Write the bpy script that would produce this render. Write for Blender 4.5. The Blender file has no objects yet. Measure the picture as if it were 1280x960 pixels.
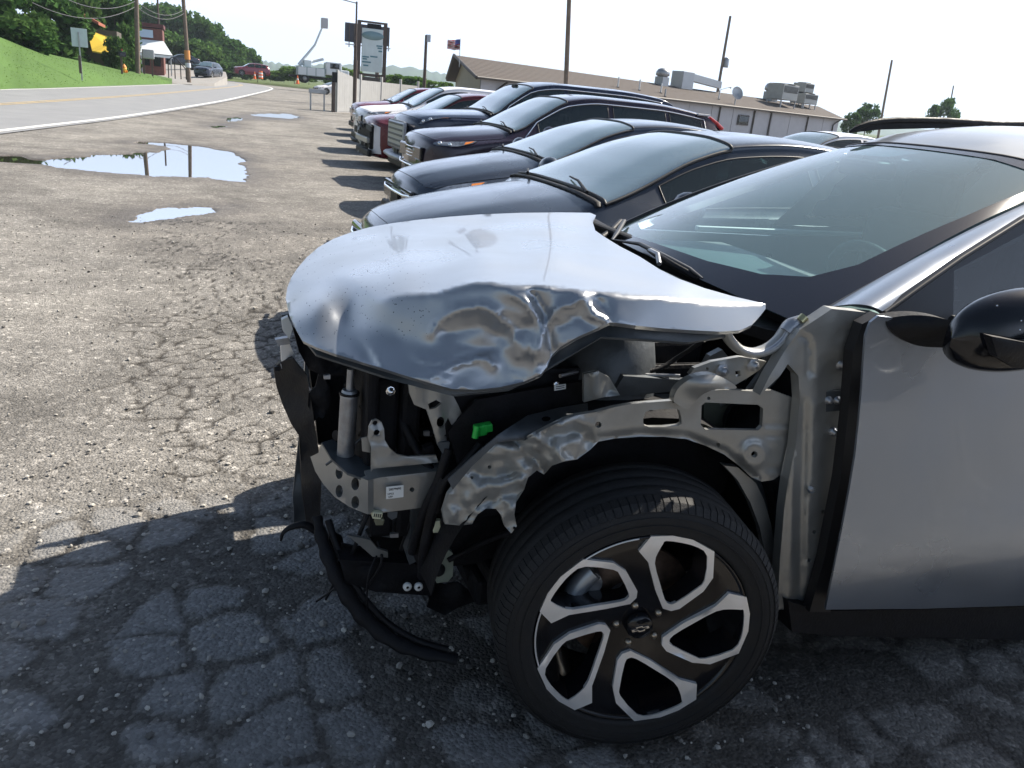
import bpy, bmesh, math, random
import numpy as np
from mathutils import Vector, Matrix, noise
from mathutils.geometry import delaunay_2d_cdt
random.seed(7); rng = np.random.default_rng(7)
PI = math.pi
sc = bpy.context.scene
C = sc.collection

# ------------------------------------------------------------ camera
CAM = np.array([-.9728, -1.354, 1.548]); YAW, PITCH, ROLL, FPX = .3873, .3408, .0978, 1002.6
Fw = np.array([math.sin(YAW)*math.cos(PITCH), math.cos(YAW)*math.cos(PITCH), -math.sin(PITCH)])
_R0 = np.array([math.cos(YAW), -math.sin(YAW), 0]); _U0 = np.cross(_R0, Fw)
Rt = math.cos(ROLL)*_R0 + math.sin(ROLL)*_U0; Up = -math.sin(ROLL)*_R0 + math.cos(ROLL)*_U0
cd = bpy.data.cameras.new('camera'); co = bpy.data.objects.new('camera', cd); C.objects.link(co)
m = Matrix.Identity(4)
for i in range(3):
    m[i][0] = Rt[i]; m[i][1] = Up[i]; m[i][2] = -Fw[i]; m[i][3] = CAM[i]
co.matrix_world = m
cd.sensor_width = 36; cd.lens = 36*FPX/1280; cd.clip_start = .05; cd.clip_end = 9000
sc.camera = co
# ------------------------------------------------------------ light
SUN_EL, SUN_AZ = math.radians(43), math.radians(70)     # azimuth measured from +Y towards +X
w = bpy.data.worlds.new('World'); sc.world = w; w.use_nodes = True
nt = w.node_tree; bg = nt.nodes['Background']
sky = nt.nodes.new('ShaderNodeTexSky'); sky.sky_type = 'NISHITA'; sky.sun_disc = False
sky.sun_elevation = SUN_EL; sky.sun_rotation = SUN_AZ
sky.dust_density = 1.6; sky.air_density = 1.2; sky.ozone_density = 2.0
bg.inputs[1].default_value = .054
# bright summer haze low over the horizon
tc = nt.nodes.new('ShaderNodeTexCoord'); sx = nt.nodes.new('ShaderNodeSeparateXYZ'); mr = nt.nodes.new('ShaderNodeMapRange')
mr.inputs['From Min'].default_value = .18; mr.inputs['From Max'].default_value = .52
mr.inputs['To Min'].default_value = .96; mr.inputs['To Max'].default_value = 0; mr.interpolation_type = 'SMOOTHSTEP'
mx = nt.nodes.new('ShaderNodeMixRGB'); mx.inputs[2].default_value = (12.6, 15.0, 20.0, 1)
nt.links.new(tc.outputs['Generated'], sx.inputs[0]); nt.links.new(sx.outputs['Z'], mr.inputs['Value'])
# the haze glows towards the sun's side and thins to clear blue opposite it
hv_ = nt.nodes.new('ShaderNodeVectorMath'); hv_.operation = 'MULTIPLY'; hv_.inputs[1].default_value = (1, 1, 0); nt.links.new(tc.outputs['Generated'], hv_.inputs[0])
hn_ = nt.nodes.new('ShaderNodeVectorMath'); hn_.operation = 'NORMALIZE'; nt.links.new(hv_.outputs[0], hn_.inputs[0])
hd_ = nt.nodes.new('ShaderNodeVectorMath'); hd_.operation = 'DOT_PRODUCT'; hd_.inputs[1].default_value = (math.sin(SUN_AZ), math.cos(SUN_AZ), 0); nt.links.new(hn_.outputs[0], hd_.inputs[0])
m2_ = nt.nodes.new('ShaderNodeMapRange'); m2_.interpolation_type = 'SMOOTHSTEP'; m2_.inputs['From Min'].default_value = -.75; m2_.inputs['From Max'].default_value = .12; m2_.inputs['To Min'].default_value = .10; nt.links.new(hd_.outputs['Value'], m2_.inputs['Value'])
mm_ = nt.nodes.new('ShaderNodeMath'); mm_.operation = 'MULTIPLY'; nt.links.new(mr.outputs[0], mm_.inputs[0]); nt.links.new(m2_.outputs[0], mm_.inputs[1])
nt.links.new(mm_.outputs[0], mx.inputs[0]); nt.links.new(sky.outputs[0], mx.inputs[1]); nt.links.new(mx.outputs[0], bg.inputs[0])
sl = bpy.data.lights.new('sun', 'SUN'); sl.energy = 5.0; sl.angle = math.radians(.53); sl.color = (1, .92, .80)
so = bpy.data.objects.new('sun', sl); C.objects.link(so)
sd = Vector((math.sin(SUN_AZ)*math.cos(SUN_EL), math.cos(SUN_AZ)*math.cos(SUN_EL), math.sin(SUN_EL)))
so.rotation_euler = sd.to_track_quat('Z', 'Y').to_euler()
sc.view_settings.view_transform = 'Standard'; sc.view_settings.look = 'None'; sc.view_settings.gamma = 1
sc.view_settings.exposure = 0.95

# ------------------------------------------------------------ helpers
def ray(u, v):
    return Fw + Rt*((u-640)/FPX) - Up*((v-480)/FPX)
def B(u, v, **k):
    (a, val), = k.items(); i = 'xyz'.index(a); d = ray(u, v)
    return Vector(CAM + d*((val-CAM[i])/d[i]))
def inpoly(pts, poly):
    x, y = pts[:, 0], pts[:, 1]; r = np.zeros(len(pts), bool); n = len(poly)
    for i in range(n):
        x1, y1 = poly[i]; x2, y2 = poly[(i+1) % n]
        if y1 == y2: continue
        c = ((y1 > y) != (y2 > y)) & (x < (x2-x1)*(y-y1)/(y2-y1)+x1)
        r ^= c
    return r
def smooth_loop(pts, n=3, closed=True):
    out = []; L = len(pts)
    rngi = range(L) if closed else range(L-1)
    for i in rngi:
        g = (lambda j: pts[j % L]) if closed else (lambda j: pts[min(max(j, 0), L-1)])
        p0, p1, p2, p3 = [Vector(g(i+k)) for k in (-1, 0, 1, 2)]
        for s in range(n):
            t = s/n
            out.append(.5*((2*p1)+(p2-p0)*t+(2*p0-5*p1+4*p2-p3)*t*t+(3*p1-p0-3*p2+p3)*t**3))
    if not closed: out.append(Vector(pts[-1]))
    return [tuple(p) for p in out]
def flat_tri(outline, holes=(), step=None):
    """2-D triangulation with holes and interior points"""
    vs = []; es = []
    for loop in [outline, *holes]:
        b = len(vs); vs += [tuple(p[:2]) for p in loop]
        es += [(b+i, b+(i+1) % len(loop)) for i in range(len(loop))]
    if step:
        a = np.array(outline)[:, :2]; lo = a.min(0); hi = a.max(0)
        gx, gy = np.meshgrid(np.arange(lo[0]+step/2, hi[0], step), np.arange(lo[1]+step/2, hi[1], step))
        g = np.stack([gx.ravel(), gy.ravel()], 1); g = g + (rng.random(g.shape)-.5)*step*.3
        k = inpoly(g, outline)
        for h in holes: k &= ~inpoly(g, h)
        g = g[k]
        if len(g):
            b = np.array(vs); d = np.min(((g[:, None]-b[None])**2).sum(2), 1); g = g[d > (step*.35)**2]
            vs += [tuple(p) for p in g]
    r = delaunay_2d_cdt([Vector(v) for v in vs], es, [], 0, 1e-6)
    V = np.array([tuple(p) for p in r[0]]); F = [tuple(f) for f in r[2]]
    c = np.array([V[list(f)].mean(0) for f in F]); k = inpoly(c, outline)
    for h in holes: k &= ~inpoly(c, h)
    return V, [f for f, q in zip(F, k) if q]
def circ(u, v, r, n=14, ry=None):
    ry = ry or r
    return [(u+r*math.cos(2*PI*i/n), v+ry*math.sin(2*PI*i/n)) for i in range(n)]
class MB:
    def __init__(s): s.v = []; s.f = []; s.sm = []
    def add(s, v, f, smooth=True):
        b = len(s.v); s.v += [tuple(p) for p in v]; s.f += [tuple(i+b for i in q) for q in f]; s.sm += [smooth]*len(f); return s
    def box(s, c, d, rz=0, bev=0, R=None):
        c = Vector(c); hx, hy, hz = d[0]/2, d[1]/2, d[2]/2
        M = R if R is not None else Matrix.Rotation(rz, 3, 'Z')
        bm = bmesh.new(); bmesh.ops.create_cube(bm, size=1)
        for q in bm.verts: q.co = Vector((q.co.x*d[0], q.co.y*d[1], q.co.z*d[2]))
        if bev: bmesh.ops.bevel(bm, geom=bm.edges[:]+bm.verts[:], offset=bev, segments=2, affect='EDGES', profile=.5)
        bm.verts.index_update()
        s.add([M @ q.co + c for q in bm.verts], [[q.index for q in f.verts] for f in bm.faces], False); bm.free(); return s
    def tube(s, pts, r, n=8, cap=True, flat=1.0):
        pts = [Vector(p) for p in pts]; rs = r if hasattr(r, '__len__') else [r]*len(pts)
        v = []; f = []; prev = None
        for i, p in enumerate(pts):
            t = (pts[min(i+1, len(pts)-1)]-pts[max(i-1, 0)]).normalized()
            if prev is None:
                a = Vector((0, 0, 1)) if abs(t.z) < .9 else Vector((1, 0, 0)); x = t.cross(a).normalized()
            else:
                x = (prev - t*prev.dot(t)); x = x.normalized() if x.length > 1e-6 else t.orthogonal().normalized()
            prev = x; y = t.cross(x)
            v += [p + x*rs[i]*math.cos(2*PI*k/n) + y*rs[i]*flat*math.sin(2*PI*k/n) for k in range(n)]
        for i in range(len(pts)-1):
            for k in range(n): f.append((i*n+k, i*n+(k+1) % n, (i+1)*n+(k+1) % n, (i+1)*n+k))
        s.add(v, f)
        if cap: s.add(v[:n], [tuple(range(n))[::-1]], False); s.add(v[-n:], [tuple(range(n))], False)
        return s
    def lathe(s, prof, M, n=48, close=False):
        v = []; f = []; L = len(prof)
        for k in range(n):
            a = 2*PI*k/n
            v += [M @ Vector((r*math.cos(a), r*math.sin(a), h)) for r, h in prof]
        for k in range(n):
            k2 = (k+1) % n
            for i in range(L-1): f.append((k*L+i, k2*L+i, k2*L+i+1, k*L+i+1))
        return s.add(v, f)
    def sphere(s, c, r, n=12, sc_=(1, 1, 1)):
        prof = [(math.sin(PI*i/n)*r, -math.cos(PI*i/n)*r) for i in range(n+1)]
        return s.lathe(prof, Matrix.Translation(Vector(c)) @ Matrix.Diagonal((*sc_, 1)), n*2)
    def patch(s, outline, fn, holes=(), step=None, back=None, smooth=True):
        """triangulate a 2-D outline, lift it by fn(a,b); back = thickness vector gives it an edge and a rear face"""
        V, F = flat_tri(outline, holes, step); P = [Vector(fn(a, b)) for a, b in V]
        if back is None: return s.add(P, F, smooth)
        back = Vector(back); n = len(P); e = {}
        s.add(P, F, smooth); s.add([p+back for p in P], [f[::-1] for f in F], smooth)
        for f in F:
            for i in range(3):
                a, b = f[i], f[(i+1) % 3]; k = (min(a, b), max(a, b)); e[k] = None if k in e else (a, b)
        for k, q in e.items():
            if q: a, b = q; s.add([P[a], P[b], P[b]+back, P[a]+back], [(1, 0, 3, 2)], False)
        return s
    def build(s, name, mat, parent=None, loc=None, kind=None):
        me = bpy.data.meshes.new(name); me.from_pydata([tuple(p) for p in s.v], [], s.f)
        me.polygons.foreach_set('use_smooth', s.sm); me.materials.append(mat); me.validate(); me.update()
        o = bpy.data.objects.new(name, me); C.objects.link(o)
        if parent is not None: o.parent = parent
        if loc is not None: o.location = loc
        if kind: o['kind'] = kind
        return o
def localise(root, o):
    o.parent = root; o.matrix_parent_inverse = Matrix.Translation(-root.location)
def tag(o, label, cat, group=None, kind=None):
    o['label'] = label; o['category'] = cat
    if group: o['group'] = group
    if kind: o['kind'] = kind
    return o
def thing(name, loc, label, cat, group=None, rz=0):
    o = bpy.data.objects.new(name, None); C.objects.link(o); o.location = loc; o.rotation_euler[2] = rz
    o.empty_display_size = .1
    return tag(o, label, cat, group)
def copy_tree(o, parent=None):
    c = o.copy(); C.objects.link(c)
    if parent: c.parent = parent
    for ch in o.children: copy_tree(ch, c)
    return c

# ------------------------------------------------------------ materials
def mat(name, col, rough=.5, metal=0., coat=0., var=0., vscale=8., bump=0., bscale=40., spec=.5, flake=0., detail=4., emit=None):
    m = bpy.data.materials.new(name); m.use_nodes = True; n = m.node_tree; p = n.nodes['Principled BSDF']
    p.inputs['Base Color'].default_value = (*col, 1); p.inputs['Roughness'].default_value = rough
    p.inputs['Metallic'].default_value = metal; p.inputs['Specular IOR Level'].default_value = spec
    if coat: p.inputs['Coat Weight'].default_value = coat; p.inputs['Coat Roughness'].default_value = .03
    t = n.nodes.new('ShaderNodeTexCoord')
    if var or flake:
        a = n.nodes.new('ShaderNodeTexNoise'); a.inputs['Scale'].default_value = vscale; a.inputs['Detail'].default_value = detail
        n.links.new(t.outputs['Object'], a.inputs['Vector'])
        r = n.nodes.new('ShaderNodeMapRange'); r.inputs['From Min'].default_value = .3; r.inputs['From Max'].default_value = .7
        r.inputs['To Min'].default_value = 1-var; r.inputs['To Max'].default_value = 1+var
        n.links.new(a.outputs['Fac'], r.inputs['Value'])
        h = n.nodes.new('ShaderNodeVectorMath'); h.operation = 'SCALE'; h.inputs[0].default_value = col
        n.links.new(r.outputs[0], h.inputs['Scale']); n.links.new(h.outputs[0], p.inputs['Base Color'])
        rr = n.nodes.new('ShaderNodeMapRange'); rr.inputs['From Min'].default_value = .3; rr.inputs['From Max'].default_value = .7
        rr.inputs['To Min'].default_value = max(rough-.08, .02); rr.inputs['To Max'].default_value = rough+.1
        n.links.new(a.outputs['Fac'], rr.inputs['Value']); n.links.new(rr.outputs[0], p.inputs['Roughness'])
    if bump or flake:
        b = n.nodes.new('ShaderNodeTexNoise'); b.inputs['Scale'].default_value = bscale if bump else 900; b.inputs['Detail'].default_value = 3
        n.links.new(t.outputs['Object'], b.inputs['Vector'])
        q = n.nodes.new('ShaderNodeBump'); q.inputs['Strength'].default_value = bump or flake; q.inputs['Distance'].default_value = .01 if bump else .001
        n.links.new(b.outputs['Fac'], q.inputs['Height']); n.links.new(q.outputs[0], p.inputs['Normal'])
    if emit:
        p.inputs['Emission Color'].default_value = (*emit[:3], 1); p.inputs['Emission Strength'].default_value = emit[3]
    return m
def glass(name, tint, rough=.0, f0=.05, dust_sheen=.04):
    m = bpy.data.materials.new(name); m.use_nodes = True; n = m.node_tree; n.nodes.clear(); L = n.links.new
    o = n.nodes.new('ShaderNodeOutputMaterial'); t = n.nodes.new('ShaderNodeBsdfTransparent'); t.inputs[0].default_value = (*tint, 1)
    g = n.nodes.new('ShaderNodeBsdfGlossy'); g.inputs['Roughness'].default_value = rough
    ge = n.nodes.new('ShaderNodeNewGeometry'); dt = n.nodes.new('ShaderNodeVectorMath'); dt.operation = 'DOT_PRODUCT'; L(ge.outputs['Normal'], dt.inputs[0]); L(ge.outputs['Incoming'], dt.inputs[1])
    def M(op, a, b=None):
        q = n.nodes.new('ShaderNodeMath'); q.operation = op
        for k, v in enumerate((a, b)):
            if v is None: continue
            if isinstance(v, (int, float)): q.inputs[k].default_value = v
            else: L(v, q.inputs[k])
        return q.outputs[0]
    f = M('ADD', M('MULTIPLY', M('POWER', M('SUBTRACT', 1.0, M('ABSOLUTE', dt.outputs['Value'])), 5.0), 1-f0), f0)   # Schlick, same from both faces
    mxs = n.nodes.new('ShaderNodeMixShader'); d = n.nodes.new('ShaderNodeBsdfDiffuse'); d.inputs[0].default_value = (.36, .56, .62, 1)
    m2 = n.nodes.new('ShaderNodeMixShader'); m2.inputs[0].default_value = dust_sheen  # teal veil: dust, plus the sky's reflection put in as colour
    L(f, mxs.inputs[0]); L(t.outputs[0], m2.inputs[1]); L(d.outputs[0], m2.inputs[2])
    L(m2.outputs[0], mxs.inputs[1]); L(g.outputs[0], mxs.inputs[2]); L(mxs.outputs[0], o.inputs[0])
    return m
M_ = dict(
 black=mat('black_plastic', (.008, .008, .010), .55, spec=.25, var=.3, vscale=30, bump=.15, bscale=120),
 blackgloss=mat('gloss_black', (.006, .006, .008), .12, coat=.15, spec=.4),
 rubber=mat('tyre_rubber', (.008, .008, .009), .75, var=.35, vscale=18, bump=.2, bscale=260),
 rubber2=mat('window_seal_rubber', (.01, .01, .012), .5),
 silver=mat('silver_paint', (.34, .355, .375), .33, metal=.75, coat=.30, var=.03, vscale=3, flake=.05),
 silver_shaded=mat('silver_paint_shaded', (.27, .305, .36), .32, metal=.7, coat=.5, var=.02, vscale=3, flake=.06),  # same paint as silver, darker and bluer: the side's shade put into the colour
 prim=mat('bare_body_steel', (.31, .312, .30), .40, metal=.55, coat=.25, var=.10, vscale=14, bump=.05, bscale=60),
 primd=mat('dull_undercoat_steel', (.075, .085, .095), .5, metal=.4, var=.3, vscale=10, bump=.1, bscale=80),
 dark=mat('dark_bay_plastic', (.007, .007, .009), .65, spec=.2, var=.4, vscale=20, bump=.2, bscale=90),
 alu=mat('machined_aluminium', (.80, .80, .80), .40, metal=.6, var=.05, vscale=25),
 cast=mat('cast_metal', (.33, .34, .36), .42, metal=.8, var=.2, vscale=40, bump=.1, bscale=150),
 chrome=mat('chrome_trim', (.75, .76, .78), .08, metal=1),
 rust=mat('rusty_disc', (.16, .10, .07), .5, metal=.6, var=.4, vscale=40),
 white=mat('white_label', (.75, .76, .74), .5), ink=mat('label_ink', (.02, .02, .025), .6),
 green=mat('green_connector', (.03, .55, .08), .35), cream=mat('cream_connector', (.55, .55, .38), .45, var=.1, vscale=60),
 amber=mat('amber_lens', (.75, .22, .02), .15, coat=1), redl=mat('red_tail_lens', (.5, .01, .015), .12, coat=1),
 lens=mat('headlamp_lens', (.20, .22, .25), .08, metal=.6, coat=1, var=.5, vscale=14),
 seat=mat('dark_seat_fabric', (.03, .03, .035), .8, var=.2, vscale=40), dash=mat('dashboard_plastic', (.15, .165, .165), .55, var=.15, vscale=20, bump=.1, bscale=200),
 glassd=glass('tinted_side_glass', (.10, .15, .16), 0, .06, .03), glassw=glass('windscreen_glass', (.55, .78, .80), .0, .09, .20), glassr=glass('dust_sheen_windscreen_glass', (.45, .66, .68), .03, .42, .32), glassp=glass('privacy_glass', (.03, .04, .05), .0, .06, .02),
)
def paint(name, col, metal=.5, rough=.25):
    return mat(name, col, rough, metal=metal*.5, coat=.40, spec=.4, flake=.05, var=.04, vscale=2)

# ============================================================ GROUND
def nodemat(name):
    m = bpy.data.materials.new(name); m.use_nodes = True; return m, m.node_tree, m.node_tree.nodes['Principled BSDF']
def N(n, t, **k):
    q = n.nodes.new(t)
    for a, b in k.items():
        if a.startswith('i_'): q.inputs[a[2:].replace('_', ' ')].default_value = b
        else: setattr(q, a, b)
    return q
def ground_material():
    m, n, p = nodemat('old_asphalt'); L = n.links.new
    g = N(n, 'ShaderNodeNewGeometry')
    def noise_(scale, detail=4, rough=.55):
        q = N(n, 'ShaderNodeTexNoise', i_Scale=scale, i_Detail=detail, i_Roughness=rough); L(g.outputs['Position'], q.inputs['Vector']); return q
    def ramp(src, stops):
        r = N(n, 'ShaderNodeValToRGB'); e = r.color_ramp.elements
        while len(e) < len(stops): e.new(.5)
        for k, (pos, c) in zip(e, stops): k.position = pos; k.color = (*c, 1) if hasattr(c, '__len__') else (c, c, c, 1)
        L(src, r.inputs[0]); return r
    def mix(a, b, f, mode='MIX'):
        q = N(n, 'ShaderNodeMixRGB', blend_type=mode)
        for s, i in ((f, 0), (a, 1), (b, 2)):
            if hasattr(s, 'links') or hasattr(s, 'is_linked'): L(s, q.inputs[i])
            elif i == 0: q.inputs[0].default_value = s
            else: q.inputs[i].default_value = (*s, 1)
        return q.outputs[0]
    big = noise_(.55, 5); med = noise_(3.2, 5, .6)
    base = ramp(big.outputs['Fac'], [(.34, (.182, .172, .158)), (.5, (.245, .232, .214)), (.68, (.305, .288, .262))]).outputs[0]
    base = mix(base, ramp(med.outputs['Fac'], [(.3, .72), (.7, 1.22)]).outputs[0], 1.0, 'MULTIPLY')
    v = N(n, 'ShaderNodeTexVoronoi', i_Scale=95.0); L(g.outputs['Position'], v.inputs['Vector'])
    vs = N(n, 'ShaderNodeSeparateColor'); L(v.outputs['Color'], vs.inputs[0])
    st = ramp(vs.outputs[0], [(0, .62), (.45, .9), (.8, 1.1), (1, 1.6)]).outputs[0]
    v2 = N(n, 'ShaderNodeTexVoronoi', i_Scale=42.0); L(g.outputs['Position'], v2.inputs['Vector'])
    vs2 = N(n, 'ShaderNodeSeparateColor'); L(v2.outputs['Color'], vs2.inputs[0])
    st2 = ramp(vs2.outputs[1], [(0, .8), (.8, 1.0), (.93, 1.15), (1, 1.9)]).outputs[0]
    base = mix(base, st, .85, 'MULTIPLY'); base = mix(base, st2, .9, 'MULTIPLY')
    cr = N(n, 'ShaderNodeAttribute', attribute_name='crack'); dirt = N(n, 'ShaderNodeAttribute', attribute_name='wet')
    base = mix(base, mix((.03, .026, .022), st, .6, 'MULTIPLY'), cr.outputs['Fac'])
    plate = N(n, 'ShaderNodeAttribute', attribute_name='plate')
    base = mix(base, mix((.225, .225, .225), st, .5, 'MULTIPLY'), plate.outputs['Fac'])
    base = mix(base, mix(base, (.5, .46, .42), 1.0, 'MULTIPLY'), dirt.outputs['Fac'])
    L(base, p.inputs['Base Color'])
    rr = N(n, 'ShaderNodeMapRange', i_To_Min=.92, i_To_Max=.45); L(dirt.outputs['Fac'], rr.inputs[0]); L(rr.outputs[0], p.inputs['Roughness'])
    p.inputs['Specular IOR Level'].default_value = .25
    b1 = N(n, 'ShaderNodeBump', i_Strength=.85, i_Distance=.006, invert=True); L(v.outputs['Distance'], b1.inputs['Height'])
    b2 = N(n, 'ShaderNodeBump', i_Strength=.6, i_Distance=.02); fine = noise_(26, 5, .7); L(fine.outputs['Fac'], b2.inputs['Height']); L(b1.outputs[0], b2.inputs['Normal'])
    L(b2.outputs[0], p.inputs['Normal']); return m
def poly_dist(P, poly):
    """signed distance, positive inside"""
    d = np.full(len(P), 1e9); a = np.array(poly)[:, :2]
    for i in range(len(a)):
        p, q = a[i], a[(i+1) % len(a)]; e = q-p; t = np.clip(((P-p)@e)/(e@e+1e-12), 0, 1)
        d = np.minimum(d, np.hypot(*(P-(p+t[:, None]*e)).T))
    return np.where(inpoly(P, [tuple(x) for x in a]), d, -d)
def vnoise(x, y, s, seed=0):
    """cheap value noise"""
    X, Y = x*s+seed*17.3, y*s+seed*9.1; xi = np.floor(X).astype(int); yi = np.floor(Y).astype(int); fx = X-xi; fy = Y-yi
    fx = fx*fx*(3-2*fx); fy = fy*fy*(3-2*fy)
    def h(a, b):
        k = np.sin(a*127.1+b*311.7+seed*74.7)*43758.5453; return k-np.floor(k)
    return (h(xi, yi)*(1-fx)+h(xi+1, yi)*fx)*(1-fy)+(h(xi, yi+1)*(1-fx)+h(xi+1, yi+1)*fx)*fy
def fbm(x, y, s, seed=0, o=4): return sum(vnoise(x, y, s*2**i, seed+i)*.5**i for i in range(o))/sum(.5**i for i in range(o))
def px_ground(pts, z=0): return [tuple(B(u, v, z=z))[:2] for u, v in pts]
PUD = [
 [(-60, 196), (-20, 194), (30, 195), (42, 200), (60, 201), (85, 197), (125, 193), (165, 192), (190, 190), (207, 187), (203, 183), (168, 179), (172, 177), (205, 179), (250, 183), (285, 189), (301, 199), (309, 222), (306, 229), (285, 227), (262, 222), (225, 221), (190, 221), (135, 217), (90, 212), (45, 207), (0, 203), (-60, 203)],
 [(168, 277), (182, 268), (205, 262), (238, 257), (275, 259), (268, 265), (232, 270), (192, 275)],
 [(292, 146), (322, 142), (365, 142.5), (377, 147), (352, 150.5), (305, 150)],
 [(262, 158), (277, 155), (291, 155), (288, 159), (268, 160)],
 [(280, 149), (292, 146.5), (302, 147), (300, 151), (286, 152)]]
PUDW = [px_ground(q, -.012) for q in PUD]
EDGE = [(-15, -30), (-8.8, -4), (-4.48, 17), (-2.79, 25), (-1.12, 34.9), (.9, 48), (3.3, 66), (6.4, 90), (8.1, 108), (7.6, 122), (4.5, 138), (-3, 160), (-16, 190), (-40, 235)]
EDGE = smooth_loop([(x, y, 0) for x, y in EDGE], 4, False)
def offset_line(pts, d):
    out = []
    for i, p in enumerate(pts):
        t = (Vector(pts[min(i+1, len(pts)-1)])-Vector(pts[max(i-1, 0)])).normalized(); out.append(Vector(p)+Vector((-t.y, t.x, 0))*d)
    return out
def ground():
    def axis(lo, hi, fs, segs):
        a = list(np.arange(lo, hi, fs)); st = fs
        b = [a[-1]]
        while b[-1] < segs[1]: st = min(st*segs[2], 400); b.append(b[-1]+st)
        st = fs; c = [a[0]]
        while c[-1] > segs[0]: st = min(st*segs[2], 400); c.append(c[-1]-st)
        return np.array(c[:0:-1]+a+b[1:])
    xs = axis(-2.7, 1.1, .017, (-4500, 4500, 1.045)); ys0 = np.arange(-.4, 4.2, .019)
    ys1 = np.arange(4.2, 19, .06); tail = [19.]; st = .06
    while tail[-1] < 5000: st = min(st*1.06, 400); tail.append(tail[-1]+st)
    head = [-.4]; st = .019
    while head[-1] > -300: st *= 1.15; head.append(head[-1]-st)
    ys = np.array(head[:0:-1]+list(ys0)+list(ys1)+tail)
    X, Y = np.meshgrid(xs, ys); x = X.ravel(); y = Y.ravel(); P = np.stack([x, y], 1)
    near = (np.abs(x) < 30) & (y > -10) & (y < 60)
    z = np.zeros(len(x)); z[near] += (fbm(x[near], y[near], .8, 3)-.5)*.012
    # crazed slabs
    crack = np.zeros(len(x)); plate = np.zeros(len(x)); wet = np.zeros(len(x))
    k = np.where((x > -3.6) & (x < 2) & (y > -.6) & (y < 8))[0]; px, py = x[k], y[k]
    wx = px+(fbm(px, py, 9, 11)-.5)*.07; wy = py+(fbm(px, py, 9, 23)-.5)*.07
    def voro(s, seed):
        r = np.random.default_rng(seed); G = r.random((64, 64, 2)); X_, Y_ = wx/s, wy/s; xi = np.floor(X_).astype(int); yi = np.floor(Y_).astype(int)
        f1 = np.full(len(px), 9.); f2 = f1.copy(); cid = np.zeros(len(px)); RV = r.random((64, 64))
        for dx in (-1, 0, 1):
            for dy in (-1, 0, 1):
                g = G[(xi+dx) % 64, (yi+dy) % 64]; d = np.hypot(xi+dx+g[:, 0]-X_, yi+dy+g[:, 1]-Y_)
                f2 = np.where(d < f1, f1, np.minimum(f2, d)); cid = np.where(d < f1, RV[(xi+dx) % 64, (yi+dy) % 64], cid); f1 = np.minimum(f1, d)
        return cid, f2-f1
    f1, e = voro(.20, 5); _, e2 = voro(.15, 9)
    slab = np.clip((1.75-py)/.35, 0, 1)*np.clip((px+1.55+fbm(px, py, 1.3, 4)*.35)/.22, 0, 1)           # broken slabs beside and under the wreck
    craz = np.clip((fbm(px, py, .9, 31)-.42)/.10, 0, 1)*np.clip((px+1.75)/.5, 0, 1)*(1-slab)
    craz = np.clip(craz+np.clip(1-np.hypot((px+.75)/.75, (py-3.9)/1.7), 0, .5)*2, 0, 1)*(1-slab)
    joint = np.clip((.04+.42*fbm(px, py, 4, 2)+.22*(fbm(px, py, 26, 5)-.5)-e)/.12, 0, 1); joint = np.maximum(joint, np.clip((.28-f1)/.05, 0, 1)*.9)
    fine = np.clip((.11-e2)/.07, 0, 1)*np.clip((fbm(px, py, 2.2, 8)-.30)/.12, 0, 1)
    z[k] += slab*(1-joint)*.0045 - fine*craz*.006 + (fbm(px, py, 30, 6)-.5)*.005
    crack[k] = np.maximum(slab*joint*.62, fine*craz*.9); plate[k] = slab*(1-joint)*.8*np.clip(1.05-np.clip(px+.1, 0, 9)/.8, .25, 1)  # plates fade towards the car's underside, its shade put into the mask
    for poly in PUDW:
        a = np.array(poly); k = np.where((x > a[:, 0].min()-2.5) & (x < a[:, 0].max()+2.5) & (y > a[:, 1].min()-2.5) & (y < a[:, 1].max()+2.5))[0]
        d = poly_dist(P[k], poly)+(fbm(x[k], y[k], 2.4, 15)-.5)*.38
        z[k] = np.where(d > 0, -.012-np.minimum(d*.12, .05), np.maximum(z[k], -.010+np.minimum(-d*.04, .006))); wet[k] = np.maximum(wet[k], np.clip(1-(-d)/.9, 0, 1)*.85)
    st = fbm(x, y, .35, 41); wet = np.maximum(wet, np.where(near, np.clip((st-.57)/.08, 0, 1)*.35*np.clip((x+9)/2, 0, 1)*np.clip((3-x+.2*y)/2, 0, 1), 0))
    E_ = np.array([(p[0], p[1]) for p in EDGE]); L_ = [tuple(p) for p in E_]+[(p.x, p.y) for p in offset_line(EDGE, 7.6)][::-1]
    k = np.where((y < 240) & (x < 20) & (x > -60))[0]; d = poly_dist(P[k], L_); z[k] -= np.clip(d*.25, 0, .05)
    k = np.where((y < 300) & (x < 3))[0]; z[k] -= np.clip((x[k]*-1-2.5-(y[k]-10)*-.0-8.2)/6, 0, 1)*.0
    nx, ny = len(xs), len(ys); me = bpy.data.meshes.new('lot_ground')
    V = np.stack([x, y, z], 1); me.vertices.add(len(V)); me.vertices.foreach_set('co', V.ravel())
    i = np.arange((nx-1)*(ny-1)); a = (i//(nx-1))*nx+i % (nx-1); F = np.stack([a, a+1, a+nx+1, a+nx], 1)
    me.loops.add(F.size); me.loops.foreach_set('vertex_index', F.ravel().astype(np.int32)); me.polygons.add(len(F))
    me.polygons.foreach_set('loop_start', np.arange(0, F.size, 4, dtype=np.int32)); me.polygons.foreach_set('use_smooth', np.ones(len(F), bool)); me.update()
    for nm, arr in (('crack', crack), ('wet', wet), ('plate', plate)):
        at = me.attributes.new(nm, 'FLOAT', 'POINT'); at.data.foreach_set('value', arr.astype(np.float32))
    me.materials.append(ground_material()); o = bpy.data.objects.new('lot_ground', me); C.objects.link(o); o['kind'] = 'structure'
ground()
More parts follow.
